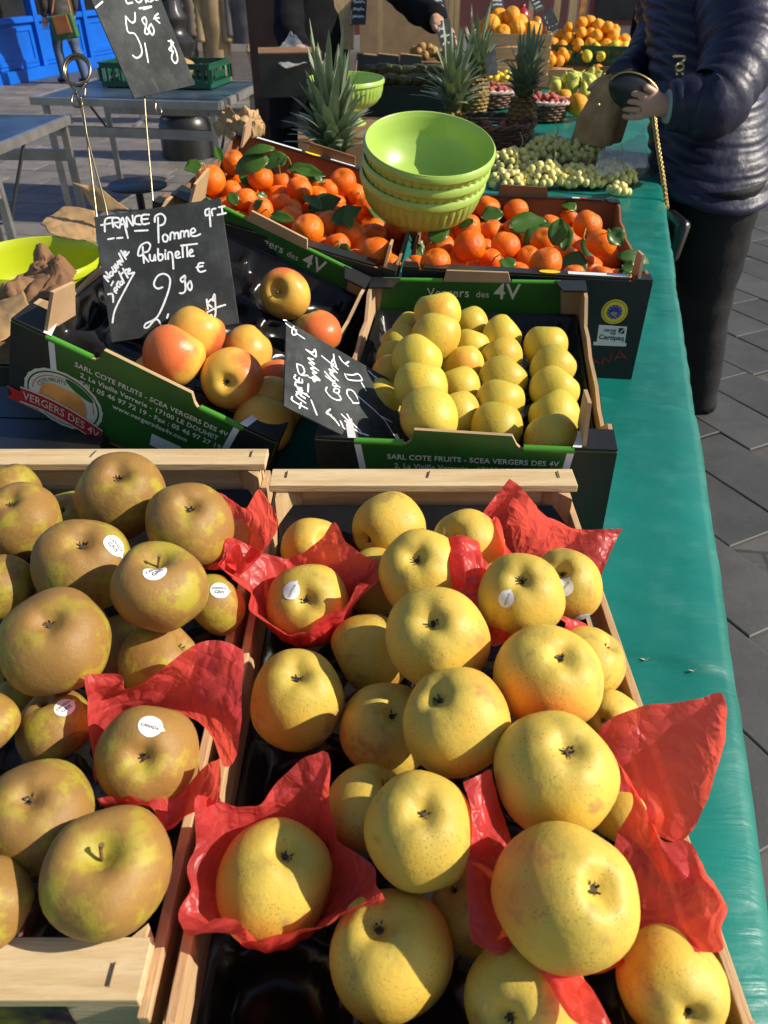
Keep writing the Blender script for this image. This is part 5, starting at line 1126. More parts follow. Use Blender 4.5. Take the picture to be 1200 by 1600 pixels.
for i, (px, py, lab, ex) in enumerate(((800, 268, 'shaded bunch of green grapes right beside the stacked bowls', (.085, .075, .06)), (855, 250, 'shaded bunch of green grapes in the middle of the grape heap', (.09, .08, .065)), (905, 250, 'shaded bunch of green grapes nearest the paper bag', (.09, .08, .06)), (955, 285, 'sunlit bunch of green grapes at the right end by the cloth', (.07, .085, .05)), (905, 290, 'sunlit bunch of green grapes behind the middle of the carton rim', (.08, .07, .05)), (850, 290, 'sunlit bunch of green grapes left of the carton flag sticker', (.08, .065, .055)), (792, 292, 'small sunlit bunch of green grapes between bowls and carton tab', (.06, .05, .04)), (965, 308, 'few green grapes hanging at the back right corner of the carton', (.03, .04, .025)))):
    bunch(lab, at(px, py, -.598), [70, 75, 70, 62, 62, 56, 36, 10][i], ex, i + 3)

# ------------------------------------------------------------------ wicker baskets of lychees
def basket(label, c, rx, ry, h, mat, rim_mat, cat='basket', name='wicker_basket', handle=False):
    c = Vector(c); t = thing(name, label, cat, c, 'wicker baskets'); n = 26
    for k in range(n):
        a = 2 * math.pi * k / n; MB().tube([c + Vector((rx * f * math.cos(a), ry * f * math.sin(a), z)) for f, z in ((.80, .004), (.9, h * .5), (1.0, h))], .0035, 5).build('stake', mat, t, 180)
    nl = max(5, int(h / .011))
    for j in range(nl):
        f = .80 + .20 * (j + .5) / nl; z = h * (j + .5) / nl; m = n * 4
        MB().tube([c + Vector(((rx * f + .004 * math.cos(math.pi * (i * n / m * 1.0) + j * math.pi)) * math.cos(2 * math.pi * i / m), (ry * f + .004 * math.cos(math.pi * (i * n / m) + j * math.pi)) * math.sin(2 * math.pi * i / m), z)) for i in range(m)], .0052, 5, closed=True).build('weave', mat, t, 180)
    b = MB()
    for ph in (0, math.pi): b.tube([c + Vector(((rx + .006 * math.cos(i * .9 + ph)) * math.cos(2 * math.pi * i / 84), (ry + .006 * math.cos(i * .9 + ph)) * math.sin(2 * math.pi * i / 84), h + .006 * math.sin(i * .9 + ph))) for i in range(84)], .006, 6, closed=True)
    b.build('rim', rim_mat, t, 180)
    MB().lathe([(.001, .004), (.82, .004)], 30, c, M=Matrix.Diagonal((rx, ry, 1))).build('bottom', mat, t)
    if handle: MB().tube([c + Vector((rx * math.cos(a), 0, h + .14 * math.sin(a))) for a in [math.pi * i / 14 for i in range(15)]], .008, 6).build('handle', mat, t, 180)
    return t
LY = [apple_mesh('lychee', M_['lychee'], s, h=.98, lob=0, d_top=.05, d_bot=.02, seg=16, rings=10, wide=.08, lump=.14) for s in (1.0, 2.0)]
def heap(name, label, cat, group, meshes, c, rx, ry, n, rad, seed, dome=.5, mind=1.7, rot=True):
    """things heaped in an oval, all alike"""
    rnd = random.Random(seed); pts = []
    for k in range(5000):
        if len(pts) >= n: break
        a = rnd.uniform(0, 6.283); r_ = math.sqrt(rnd.random()) * .92; p = Vector((rx * r_ * math.cos(a), ry * r_ * math.sin(a), rad + dome * rad * 2 * (1 - r_ * r_) * rnd.uniform(.5, 1.1)))
        if all((p - q).length > rad * mind for q in pts): pts.append(p)
    pts.sort(key=lambda p: -proj(Vector(c) + p)[1]); nr_ = 5 if n > 12 else 4; lab_ = {}
    for ri in range(0, len(pts), nr_):
        for ci, q in enumerate(sorted(pts[ri:ri + nr_], key=lambda p: proj(Vector(c) + p)[0])): lab_[tuple(q)] = '%s, %s from left in %s row up' % (label, NTH[ci], NTH[min(9, ri // nr_)])
    for p in pts:
        e = Euler((rnd.uniform(-1, 1), rnd.uniform(-1, 1), rnd.uniform(0, 6))).to_matrix().to_4x4() if rot else Matrix.Rotation(rnd.uniform(0, 6), 4, 'Z')
        o = link(name, rnd.choice(meshes), None, Matrix.Translation(Vector(c) + p) @ e @ Matrix.Scale(rad * rnd.uniform(.9, 1.1), 4)); tag(o, lab_[tuple(p)], cat, group)
for px, py, rx, lab, mt, rm, n, fl, sd in ((848, 186, .112, 'round basket with whitish rim right of the upright pineapple', 'wicker', 'wickerw', 22, 'pink lychee in basket right of upright pineapple', 1), (758, 166, .15, 'basket of lychees left of the upright pineapple', 'wicker', 'wickerw', 26, 'pink lychee in basket left of upright pineapple', 2), (762, 222, .18, 'large dark basket behind the stacked lime bowls', 'wicker', 'wicker', 14, 'dark lychee in basket behind stacked bowls', 3)):
    c = at(px, py, -.592); basket(lab, c, rx, rx * .95, .075, M_[mt], M_[rm]); heap('lychee', fl, 'lychee', 'lychees, ' + lab, LY, c + Vector((0, 0, .048 if n > 20 else .012)), rx * .88, rx * .84, n, .0175, sd, .9)

# ------------------------------------------------------------------ citrus, pears and crates at the back of the stall
def slat_crate(label, c, size, yaw, mat, gap=.35, rows=3, name='wooden_crate', grp='crates at the back of the stall'):
    M = Matrix.Translation(c) @ Matrix.Rotation(R(yaw), 4, 'Z'); t = thing(name, label, 'crate', M, grp); x, y, h = size[0] / 2, size[1] / 2, size[2]; sh = h / rows
    for r_ in range(rows):
        z = sh * (r_ + .5)
        for sg in (-1, 1):
            MB().box((0, sg * y, z), (2 * x, .007, sh * (1 - gap * .5))).build('slat', mat, t, world=False); MB().box((sg * x, 0, z), (.007, 2 * y - .008, sh * (1 - gap * .5))).build('slat', mat, t, world=False)
    for sx in (-1, 1):
        for sy in (-1, 1): MB().box((sx * (x - .014), sy * (y - .014), h / 2 + .004), (.02, .02, h + .008)).build('corner_post', mat, t, world=False)
    MB().box((0, 0, .004), (2 * x - .01, 2 * y - .01, .006)).build('floor', mat, t, world=False); return t, M
def plastic_crate(label, c, size, yaw, mark=False):
    M = Matrix.Translation(c) @ Matrix.Rotation(R(yaw), 4, 'Z'); t = thing('plastic_crate', label, 'crate', M, 'green plastic crates'); x, y, h = size[0] / 2, size[1] / 2, size[2]
    for ax_, half, cen_ in (('x', x, y), ('y', y, x)):
        for sg in (-1, 1):
            def bx(u, z, lu, lz, th=.004, o=0): 
                cc = (u, sg * (cen_ + o), z) if ax_ == 'x' else (sg * (cen_ + o), u, z); s_ = (lu, th, lz) if ax_ == 'x' else (th, lu, lz); b.box(cc, s_)
            b = MB(); hh = half - (.005 if ax_ == 'y' else 0)
            bx(0, h * .12, 2 * hh, h * .24); bx(0, h * .90, 2 * hh, h * .20)
            nb = max(5, int(2 * hh / .05))
            for i in range(nb + 1): bx(-hh + 2 * hh * i / nb, h * .52, .016 if i not in (0, nb) else .03, h * .60)
            bx(0, h * .52, hh * .9, h * .28)
            b.build('side', M_['gplastic'], t, world=False)
            b = MB(); bx(0, h + .004, 2 * hh + .012, .008, .016); b.build('rim', M_['gplastic'], t, world=False)
    MB().box((0, 0, .004), (2 * x - .006, 2 * y - .006, .006)).build('floor', M_['gplastic'], t, world=False)
    if mark:
        b = MB()
        for i in range(9): b.box((-.02 + .16 * (i / 8), -y - .0035, h * .60), (.011, .003, h * .16))
        b.build('lettering', M_['yellowink'], t, world=False)
        vs, fs, w, hh = T('C', bold=.03); MB().add([Vector((v.x / w * .03 - .06, -y - .0045, h * .14 + v.y / w * .03)) for v in vs], fs).build('lettering', M_['cream'], t, world=False)
    return t, M
ORA, GRF = [KIND['orange'][0][0]], [KIND['grapefruit'][0][0]]
def lemon_mesh(mat, a=1.0, tip=.28):
    pr = []
    for i in range(13):
        t = math.pi * i / 12; pr.append((max(.004, math.sin(t) * .82 * (1 if abs(math.cos(t)) < .9 else .8)), math.cos(t) * (1 + tip * abs(math.cos(t)) ** 6)))
    return MB().lathe(pr, 18).mesh('lemon', mat, 180)
LEM = [lemon_mesh(M_['lemon'])]; AVL = lemon_mesh(M_['pear'], tip=.15)
PEAR = [MB().lathe([(.004, -.92), (.5, -.88), (.82, -.55), (.9, -.15), (.72, .35), (.45, .8), (.34, 1.1), (.2, 1.28), (.05, 1.32), (.05, 1.6), (.004, 1.6)], 18).mesh('pear', M_['pear'], 180)]
def riser(label, px, py, z, size, mat, sub=None):
    c = at(px, py, z); h = z + .6; return lid_box(label, Vector((c.x, c.y, ZT + .004)), (size[0], size[1], h - .010), -14.7, mat)
riser('cardboard box under the pile of pears', 925, 150, -.56, (.46, .42), M_['carddark'])
heap('pear', 'green pear in the pile behind the pineapple', 'pear', 'pears in a pile', PEAR, at(922, 150, -.555), .21, .2, 22, .036, 5, .8, 1.6)
riser('cardboard box under the row of grapefruits', 950, 124, -.58, (.62, .3), M_['carddark'])
heap('grapefruit', 'pink orange grapefruit behind the pears', 'grapefruit', 'grapefruits in a row', GRF, at(950, 124, -.575), .30, .14, 16, .045, 6, .15, 1.6)
for px, py, d, lab in ((881, 152, 26, 'single orange sitting left of the pears'), (902, 164, 36, 'large orange tangelo in front of the pears'), (925, 158, 26, 'small orange beside the large tangelo'), (940, 162, 22, 'orange half hidden behind the paper bag')):
    place_fruit('orange', 'orange', px, py, d, -.53, lab, 'orange', 'oranges in front of the pears', parts=False)
riser('cardboard box under the lemons', 960, 100, -.495, (.62, .34), M_['carddark'])
heap('lemon', 'yellow lemon below the orange crate', 'lemon', 'lemons in a heap', LEM, at(955, 98, -.490), .32, .17, 26, .034, 7, 1.0, 1.6)
heap('clementine', 'small clementine beside the wooden crate', 'clementine', 'clementines by the wooden crate', ORA, at(858, 104, -.50), .12, .10, 10, .03, 17, .8)
lid_box('low carton under the small clementines', Vector((*at(858, 104, -.50).xy, ZT + .004)), (.28, .26, .088), -14.7, M_['card'])
c = at(935, 84, -.45); c.z = ZT + .10
lid_box('carton under the green orange crate', Vector((c.x, c.y, ZT + .004)), (.60, .36, .094), -14.7, M_['carddark'])
plastic_crate('green plastic crate of oranges at the far end of the stall', c + Vector((0, 0, .006)), (.66, .36, .09), -14.7)
heap('orange', 'bright orange in the far green crate', 'orange', 'oranges in the far green crate', ORA, c + Vector((-.05, 0, .035)), .30, .15, 40, .034, 8, 2.0, 1.6)
# wooden crate of big oranges with a small basket
c = at(797, 92, -.43); cw = Vector((c.x, c.y, ZT + .06))
lid_box('carton under the wooden crate by the burgundy wall', Vector((c.x, c.y, ZT + .004)), (.36, .34, .052), -8, M_['card'])
slat_crate('pale wooden crate with oranges in front of the burgundy wall', cw, (.40, .36, .24), -8, M_['pine_x'], .3, 4)
lid_box('inner carton lifting the oranges in the pale crate', cw + Vector((0, 0, .009)), (.36, .32, .16), -8, M_['card'])
heap('orange', 'large orange on the pale wooden crate', 'orange', 'large oranges on the pale crate', ORA, cw + Vector((-.04, 0, .175)), .15, .13, 9, .046, 10, .9, 1.6)
for px, py, nm, mt, lab in ((815, 26, 'pomegranate', 'pomegranate', 'dark red pomegranate at the right of the pale crate'), (838, 44, 'mango', 'mango', 'orange yellow mango at the right end of the pale crate')):
    p = atd(px, py, depth(cw) - .02); single(MB().ell(p, (.045, .045, .043), 18, 12, lump=.08).lathe([(.012, .038), (.018, .055), (.013, .056)], 10, p) if nm == 'pomegranate' else MB().ell(p, (.035, .045, .055), 18, 12, lump=.1), nm, lab, nm, p, M_[mt], smooth=180)
cz = at(792, 126, -.50); slat_crate('small pale wooden tray of yellow plums beside the pineapple crown', Vector((cz.x, cz.y, ZT + .005)), (.26, .24, .10), -14.7, M_['pine_x'], .3, 2)
lid_box('carton lifting the yellow plums in their tray', Vector((cz.x, cz.y, ZT + .013)), (.23, .21, .06), -14.7, M_['card'])
heap('plum', 'yellow plum in the small wooden tray', 'plum', 'yellow plums in the tray', LEM, Vector((cz.x, cz.y, ZT + .08)), .10, .09, 16, .02, 23, .9)
cz = at(722, 205, -.59); heap('lime', 'green lime lying behind the stacked bowls', 'lime', 'limes behind the bowls', [AVL], cz, .10, .08, 8, .026, 25, .6)
# avocado carton
c = at(632, 132, -.46); ca = Vector((c.x, c.y + .16, ZT + .005))
ta, Ma = loose_box('open dark carton of avocados behind the pedestal bowl', ca, (.46, .34, .13), -6, M_['cardblack'])
for x, w in ((-.19, .13), (-.09, .12), (.02, .12)): 
    f_ = MB().prism([(-w / 2, 0), (w / 2, 0), (w / 2 - .01, .085), (-w / 2 + .01, .095)], Ma @ Vector((x, .165, .13)), Ma.to_3x3() @ Vector((1, .3 * (x + .1), 0)), Vector((0, .25, 1)), .005).build('raised_flap', M_['cardblack'], ta); MB().tube([Ma @ Vector((x - w / 2, .165, .132)), Ma @ Vector((x - w / 2 + .01, .19, .225)), Ma @ Vector((x + w / 2 - .01, .188, .215))], .006, 6).build('flap_edge', M_['card'], f_)
AVO = [MB().lathe([(.004, -1), (.5, -.92), (.72, -.5), (.72, 0), (.52, .55), (.36, .9), (.2, 1.1), (.004, 1.15)], 18).mesh('avocado', M_['avocado'], 180)]
rnd = random.Random(4)
lid_box('inner carton lifting the avocados', ca + Vector((0, .0, .009)), (.42, .31, .088), -6, M_['carddark'])
AL = ['first from the left', 'second from the left', 'third from the left', 'fourth from the left', 'fifth from the left', 'sixth from the left', 'last on the right']
for i in range(7):
    for j in range(2):
        p = Ma @ Vector((-.18 + .06 * i, -.08 + .14 * j, .135 + .012 * rnd.random() + .025 * j)); o = link('avocado', AVO[0], None, Matrix.Translation(p) @ Matrix.Rotation(R(rnd.uniform(25, 65)), 4, 'Z') @ Matrix.Rotation(R(75), 4, 'X') @ Matrix.Diagonal((.040, .040, .062, 1)))
        tag(o, 'dark green avocado, %s in the %s row of its carton' % (AL[i], 'front' if j == 0 else 'back'), 'avocado', 'avocados in the dark carton')
heap('medlar', 'brown medlar beside the avocados', 'medlar', 'medlars beside the avocados', [KIND['mandarin'][0][0].copy()], at(668, 96, -.46), .10, .10, 12, .026, 12, .9)
for o in [o for o in bpy.data.objects if o.name.startswith('medlar')]: o.data.materials[0] = M_['kiwi']
riser('cardboard box under the brown medlars', 668, 98, -.47, (.24, .26), M_['carddark'])
# black carton with clear plastic, left of the pedestal bowl; dark bench below
c = atd(452, 152, 2.95); c.z = max(c.z, ZT + .004)
tb, Mb_ = lid_box('black carton with clear plastic on top beside the pineapple crown', Vector((c.x, c.y + .1, c.z)), (.24, .22, .145), 8, M_['cardblack'], M_['carddark'])
m, nt, nd, lk, p = nodes('clear_plastic'); p.inputs['Base Color'].default_value = (.8, .78, .74, 1); p.inputs['Roughness'].default_value = .12
tr = N(nt, 'BsdfTransparent'); mx = N(nt, 'MixShader'); mx.inputs[0].default_value = .2; lk.new(tr.outputs[0], mx.inputs[1]); lk.new(p.outputs[0], mx.inputs[2]); lk.new(mx.outputs[0], nd['Material Output'].inputs[0]); bump(nt, p, tex(nt, 'Noise', coords(nt), 16, 5), .6, .02); M_['clear'] = m
crumpled('clear plastic sheet spread over the black carton', D_([[(405, 88, 2.95), (440, 72, 3.1), (455, 52, 3.15)], [(430, 98, 2.88), (465, 85, 2.95), (480, 75, 3.0)], [(445, 108, 2.85), (480, 100, 2.88), (505, 95, 2.9)]]), 5, .012, M_['clear'], nm='plastic_sheet', cat='plastic sheet', group='clear plastic')
crumpled('crumpled clear plastic bag lying under the held paper bag', D_([[(935, 235, 2.55), (975, 225, 2.6), (1005, 205, 2.65)], [(930, 255, 2.45), (970, 250, 2.48), (1012, 235, 2.5)], [(935, 272, 2.4), (970, 272, 2.42), (1008, 262, 2.45)]]), 7, .02, M_['clear'], nm='plastic_bag', cat='plastic bag', group='clear plastic')
for px0, py0, px1, py1, lab in ((400, 200, 500, 160, 'low grey green crate under the black carton'),):
    pass
lid_box('low dark carton under the lime pedestal bowl', Vector((*atd(560, 190, 2.62).xy, ZT + .004)), (.42, .34, max(.02, atd(540, 122, 2.62).z - .143 - ZT - .010)), 5, M_['carddark'])
lid_box('flat dark carton under the grey green pineapple', Vector((*atd(520, 245, 2.02).xy, ZT + .004)), (.24, .24, max(.02, atd(520, 245, 2.02).z - .17 - ZT - .012)), 0, M_['cardblack'])
# small price boards at the back
def mini(label, corners, d, seed):
    P = [atd(x, y, d + e) for (x, y, e) in corners]; u = P[1] - P[0]; v = P[3] - P[0]; n = u.cross(v).normalized(); base = (P[0] + P[1]) / 2
    t = thing('price_board', label, 'price board', base, 'small chalk price boards at the back'); b = MB(); b.add(P + [p - n * .003 for p in P], [(0, 1, 2, 3), (7, 6, 5, 4), (0, 4, 5, 1), (1, 5, 6, 2), (2, 6, 7, 3), (3, 7, 4, 0)]); b.build('slate', M_['slate'], t)
    rnd = random.Random(seed); b = MB(); W_ = u.length
    for r_ in range(3):
        pts = [P[0] + u * (.15 + .07 * k) + v * (.75 - .25 * r_ + (.07 if k % 2 else -.05) * rnd.uniform(.4, 1.2)) for k in range(11)]; stroke(b, catmull(pts, 3), W_ * .035, n, .0008)
    b.build('chalk_lettering', M_['chalk'], t)['kind'] = 'stuff'; return t, P
mini('slim chalkboard with chalk lines above the open avocado carton', [(546, 38, 0), (571, 38, 0), (574, -8, .05), (550, -8, .05)], 3.6, 1)
mini('grey chalkboard held upright right of the vendor hand', [(692, 82, 0), (714, 76, 0), (702, 28, .06), (679, 36, .06)], 3.3, 2)
mini('chalkboard leaning above the grey one by the vendor sleeve', [(684, 30, .02), (700, 27, .02), (694, -10, .06), (674, -6, .06)], 3.45, 3)
mini('small chalkboard stuck among the pineapple crowns', [(760, 118, 0), (778, 116, 0), (774, 76, .05), (758, 84, .05)], 3.3, 4)
mini('pale chalkboard above the pale wooden crate', [(768, 14, 0), (788, 14, 0), (785, -12, .04), (766, -12, .04)], 4.2, 5)
mini('tilted pale chalkboard right of the pomegranate', [(858, 52, 0), (876, 42, 0), (862, 10, .06), (846, 22, .06)], 4.0, 6)
mini('pale chalkboard behind the tilted one near the pomegranate', [(838, 20, .1), (852, 14, .1), (842, -10, .15), (826, -4, .15)], 4.2, 7)

# ------------------------------------------------------------------ left of the stall: tables, crate, lamp post, stool, clothes
def folding_table(label, P, zt, legs=True):
    """P: near-left, near-right, far-right, far-left corners on the ground plan"""
    P = [Vector((p.x, p.y, zt)) for p in P]; c = sum(P, Vector()) / 4; t = thing('folding_table', label, 'table', Vector((c.x, c.y, 0)), 'folding metal market tables')
    b = MB(); b.add([p - UP * .006 for p in P] + [p - UP * .022 for p in P], [(0, 1, 2, 3), (7, 6, 5, 4), (0, 4, 5, 1), (1, 5, 6, 2), (2, 6, 7, 3), (3, 7, 4, 0)]); b.build('table_top', M_['tabletop'], t)
    for i in range(4):
        a, d = P[i], P[(i + 1) % 4]; e = (d - a).normalized(); MB().bar(a - UP * .02 + e * .0, d - UP * .02 - e * .0, .026, .045).build('edge_rail', M_['steel'], t)
    for i in range(4):
        p = P[i].lerp(c, .10); q = P[(i + 1) % 4].lerp(c, .10); MB().bar(Vector((p.x, p.y, .0)), p - UP * .03, .036, .036).build('leg', M_['steel'], t)
        if i % 2 == 0: MB().bar(Vector((p.x, p.y, zt - .20)), Vector((q.x, q.y, zt - .20)), .03, .06).build('stretcher', M_['steel'], t)
        else:
            m_ = p.lerp(q, .42); MB().tube([Vector((p.x, p.y, zt * .52)), Vector((m_.x, m_.y, zt - .045))], .009, 8).build('brace', M_['iron'], t)
    return t
zt = .78
A = [at(48, 152, -(1.5 - zt)), at(342, 160, -(1.5 - zt)), at(408, 128, -(1.5 - zt)), at(150, 122, -(1.5 - zt))]
folding_table('folding metal table with blue top carrying the green plastic crate', A, zt)
Bq = [at(-160, 268, -(1.5 - zt)), at(-20, 232, -(1.5 - zt)), at(108, 180, -(1.5 - zt)), at(-60, 178, -(1.5 - zt))]
folding_table('folding metal table with worn blue top cut by the left picture edge', Bq, zt)
cc_ = at(262, 132, -(1.5 - zt)); e_ = A[1] - A[0]; yw = math.degrees(math.atan2(e_.y, e_.x))
plastic_crate('dark green slotted plastic crate on the folding table', Vector((cc_.x, cc_.y + .02, zt + .002)), (.80, .42, .14), yw, True)
for i, (dx, s) in enumerate(((-.22, .07), (.12, .06), (-.05, .06))):
    p = Vector((cc_.x + dx, cc_.y + .05, zt + .10)); single(MB().ell(p, (s * 1.3, s, s), 14, 9, lump=.3, seed=i), 'wrapped_parcel', 'crumpled beige paper parcel in the green crate, %s' % ('left end', 'right end', 'middle')[i], 'parcel', p, M_['paper'], smooth=60)
# wicker basket and paper bags by the table
pb = at(402, 122, -(1.5 - zt)); basket('round brown wicker basket with handle on the far table end', Vector((pb.x + .12, pb.y + .1, zt + .005)), .19, .16, .16, M_['wickerl'], M_['wickerl'], handle=True)
# lamp post
lp = at(296, 246, -1.5); t = thing('lamp_post', 'ornate black cast iron lamp post behind the green plastic crate', 'lamp post', lp)
MB().lathe([(.001, 0), (.24, 0), (.24, .28), (.22, .34), (.20, .36)], 16, lp, cap=False).build('plinth', M_['iron'], t, 40, bevel=.01)
MB().lathe([(.20, .36), (.225, .40), (.20, .46), (.155, .50), (.145, .80), (.15, .84), (.185, .88), (.19, .93), (.15, .97), (.125, 1.0), (.12, 1.05), (.14, 1.08), (.14, 1.12), (.11, 1.16), (.10, 1.4), (.12, 1.44), (.12, 1.5), (.075, 1.56), (.055, 3.4), (.08, 3.45), (.05, 3.5)], 36, lp, fn=lambda a, u: 1 + (.05 * abs(math.sin(a * 6)) if .12 < u < .25 or .55 < u < .75 else 0)).build('column', M_['iron'], t, 50)
b = MB()
for k in range(8):
    a = k * math.pi / 4; b.tube([lp + Vector(((.118 + .012 * math.cos(s)) * math.cos(a + .16 * math.sin(s)), (.118 + .012 * math.cos(s)) * math.sin(a + .16 * math.sin(s)), 1.28 + .045 * math.cos(s))) for s in [i * .52 for i in range(12)]], .009, 6, closed=True)
b.build('ornament', M_['iron'], t, 180)
hd = MB().lathe([(.06, 3.5), (.17, 3.6), (.22, 4.05), (.24, 4.07), (.04, 4.3), (.001, 4.36)], 6, lp).build('lantern', M_['iron'], t)
# stool
sp0 = at(215, 288, -1.05); sc = Vector((sp0.x, sp0.y, 0)); t = thing('stool', 'round dark grey stool with one column behind the chalkboard', 'stool', sc)
MB().lathe([(.001, .43), (.15, .43), (.165, .436), (.168, .448), (.155, .458), (.001, .46)], 40, sc).build('seat', MAT('dark_grey_plastic', (.035, .045, .045), .35, var=.1), t, 40)
MB().tube([sc + UP * .02, sc + UP * .43], .022, 12).build('column', M_['iron'], t, 60)
for k in range(4): a = k * math.pi / 2 + .4; MB().tube([sc + UP * .03, sc + Vector((.16 * math.cos(a), .16 * math.sin(a), .012))], .012, 8).build('foot', M_['iron'], t, 60)
# clothes stall
rk = Vector((-1.75, 9.6, 0)); t = thing('clothes_rail', 'metal rail of jackets behind the lamp post', 'clothes rail', rk)
for x in (-1.0, 1.3): MB().tube([rk + Vector((x, 0, 0)), rk + Vector((x, 0, 1.62))], .02, 8).build('upright', M_['steel'], t, 60); MB().bar(rk + Vector((x, -.3, .02)), rk + Vector((x, .3, .02)), .04, .03).build('foot', M_['steel'], t)
MB().tube([rk + Vector((-1.0, 0, 1.62)), rk + Vector((1.3, 0, 1.62))], .018, 8).build('rail', M_['steel'], t, 60)
def coat(label, x, w, L, mat, quilt, seed, top=1.5):
    rows = []; n = 60
    for i in range(n + 1):
        z = top - L * i / n; u = i / n; row = []
        hw = w * (.30 + .25 * min(1, u * 6)) * (1 + .1 * u); hd_ = .10 + .04 * u
        if quilt: hd_ += .022 * abs(math.sin(u * L / .085 * math.pi)); hw += .012 * abs(math.sin(u * L / .085 * math.pi))
        for k in range(24):
            a = 2 * math.pi * k / 24; row.append(rk + Vector((x + hw * math.cos(a), hd_ * math.sin(a) + .015 * noise.noise(Vector((x, u * 4, a))), z)))
        rows.append(row)
    t = thing('hanging_jacket', label, 'jacket', rk + Vector((x, 0, top)), 'jackets on the clothes rail'); MB().grid(rows, wrap=True).build('body', mat, t, 180)
    for sg in (-1, 1): MB().tube(catmull([rk + Vector((x + sg * w * .42, 0, top - .06)), rk + Vector((x + sg * w * .56, -.03, top - .35)), rk + Vector((x + sg * w * .56, -.06, top - .66))], 8), [.07 + (.012 * (i % 2) if quilt else 0) for i in range(17)], 12).build('sleeve', mat, t, 180)
    MB().tube([rk + Vector((x - w * .3, 0, top)), rk + Vector((x, 0, top + .05)), rk + Vector((x + w * .3, 0, top))], .01, 6).build('hanger', M_['board'], t)
M_['tanpuff'] = MAT('taupe_nylon', (.15, .115, .08), .4, var=.15); M_['greyfab'] = MAT('grey_violet_cloth', (.10, .085, .09), .8, var=.15); M_['ivory'] = MAT('ivory_cloth', (.45, .40, .33), .8, var=.12)
coat('taupe quilted puffer jacket hanging beside the lamp post', -.52, .42, 1.02, M_['tanpuff'], True, 1)
coat('beige quilted vest hanging low on the clothes rail', -.06, .26, 1.15, MAT('camel_nylon', (.30, .20, .10), .6, var=.15), False, 2, 1.45)
coat('grey violet coat hanging in the middle of the rail', .30, .34, .72, M_['greyfab'], False, 3)
coat('ivory jacket hanging at the right end of the rail', .72, .36, .80, M_['ivory'], False, 4)
# dark screen and board behind the vendor
single(MB().box(atd(418, 30, 4.6) + Vector((.05, 0, -.3)), (.34, .05, 1.7)), 'dark_screen', 'dark brown upright screen left of the vendor', 'screen', (atd(418, 30, 4.6).x, atd(418, 30, 4.6).y, 0), MAT('dark_brown_wood', (.03, .012, .010), .5, var=.3))
single(MB().prism([(0, 0), (.13, 0), (.15, .5), (.03, .52), (-.02, .3)], atd(512, 78, 3.75), (1, 0, 0), (0, .15, 1), .02), 'kraft_board', 'tan wooden board standing behind the avocado carton', 'board', atd(520, 80, 3.75), M_['pine_z'], bevel=.004)
single(MB().box(atd(640, 20, 4.7) + Vector((0, 0, -.25)), (.62, .04, .85)), 'brown_panel', 'flat brown cardboard panel behind the avocados', 'panel', Vector((atd(640, 20, 4.7).x, atd(640, 20, 4.7).y, ZT)), M_['card'])
for i, px in enumerate((594, 704, 712)):
    c = atd(px, 40, 4.5); single(MB().box(Vector((c.x, c.y, .8)), (.028, .028, 1.6)), 'wooden_pole', 'pale wooden pole %s' % ('behind the open avocado carton', 'left of the burgundy wall, by the vendor hand', 'right of its twin by the burgundy wall')[i], 'pole', Vector((c.x, c.y, 0)), M_['pine_z'])
for i, (px, w, mt) in enumerate(((828, .04, 'pine_z'), (868, .05, 'pine_z'), (892, .06, 'pine_z'), (908, .05, 'peach'))):
    c = atd(px, 30, 6.2); single(MB().box(Vector((c.x, c.y, 1.2)), (w, w, 2.4)), 'stall_post', '%s stall post behind the oranges' % ('thin pale wooden', 'pale wooden', 'broad pale wooden', 'orange painted')[i], 'post', Vector((c.x, c.y, 0)), M_[mt])

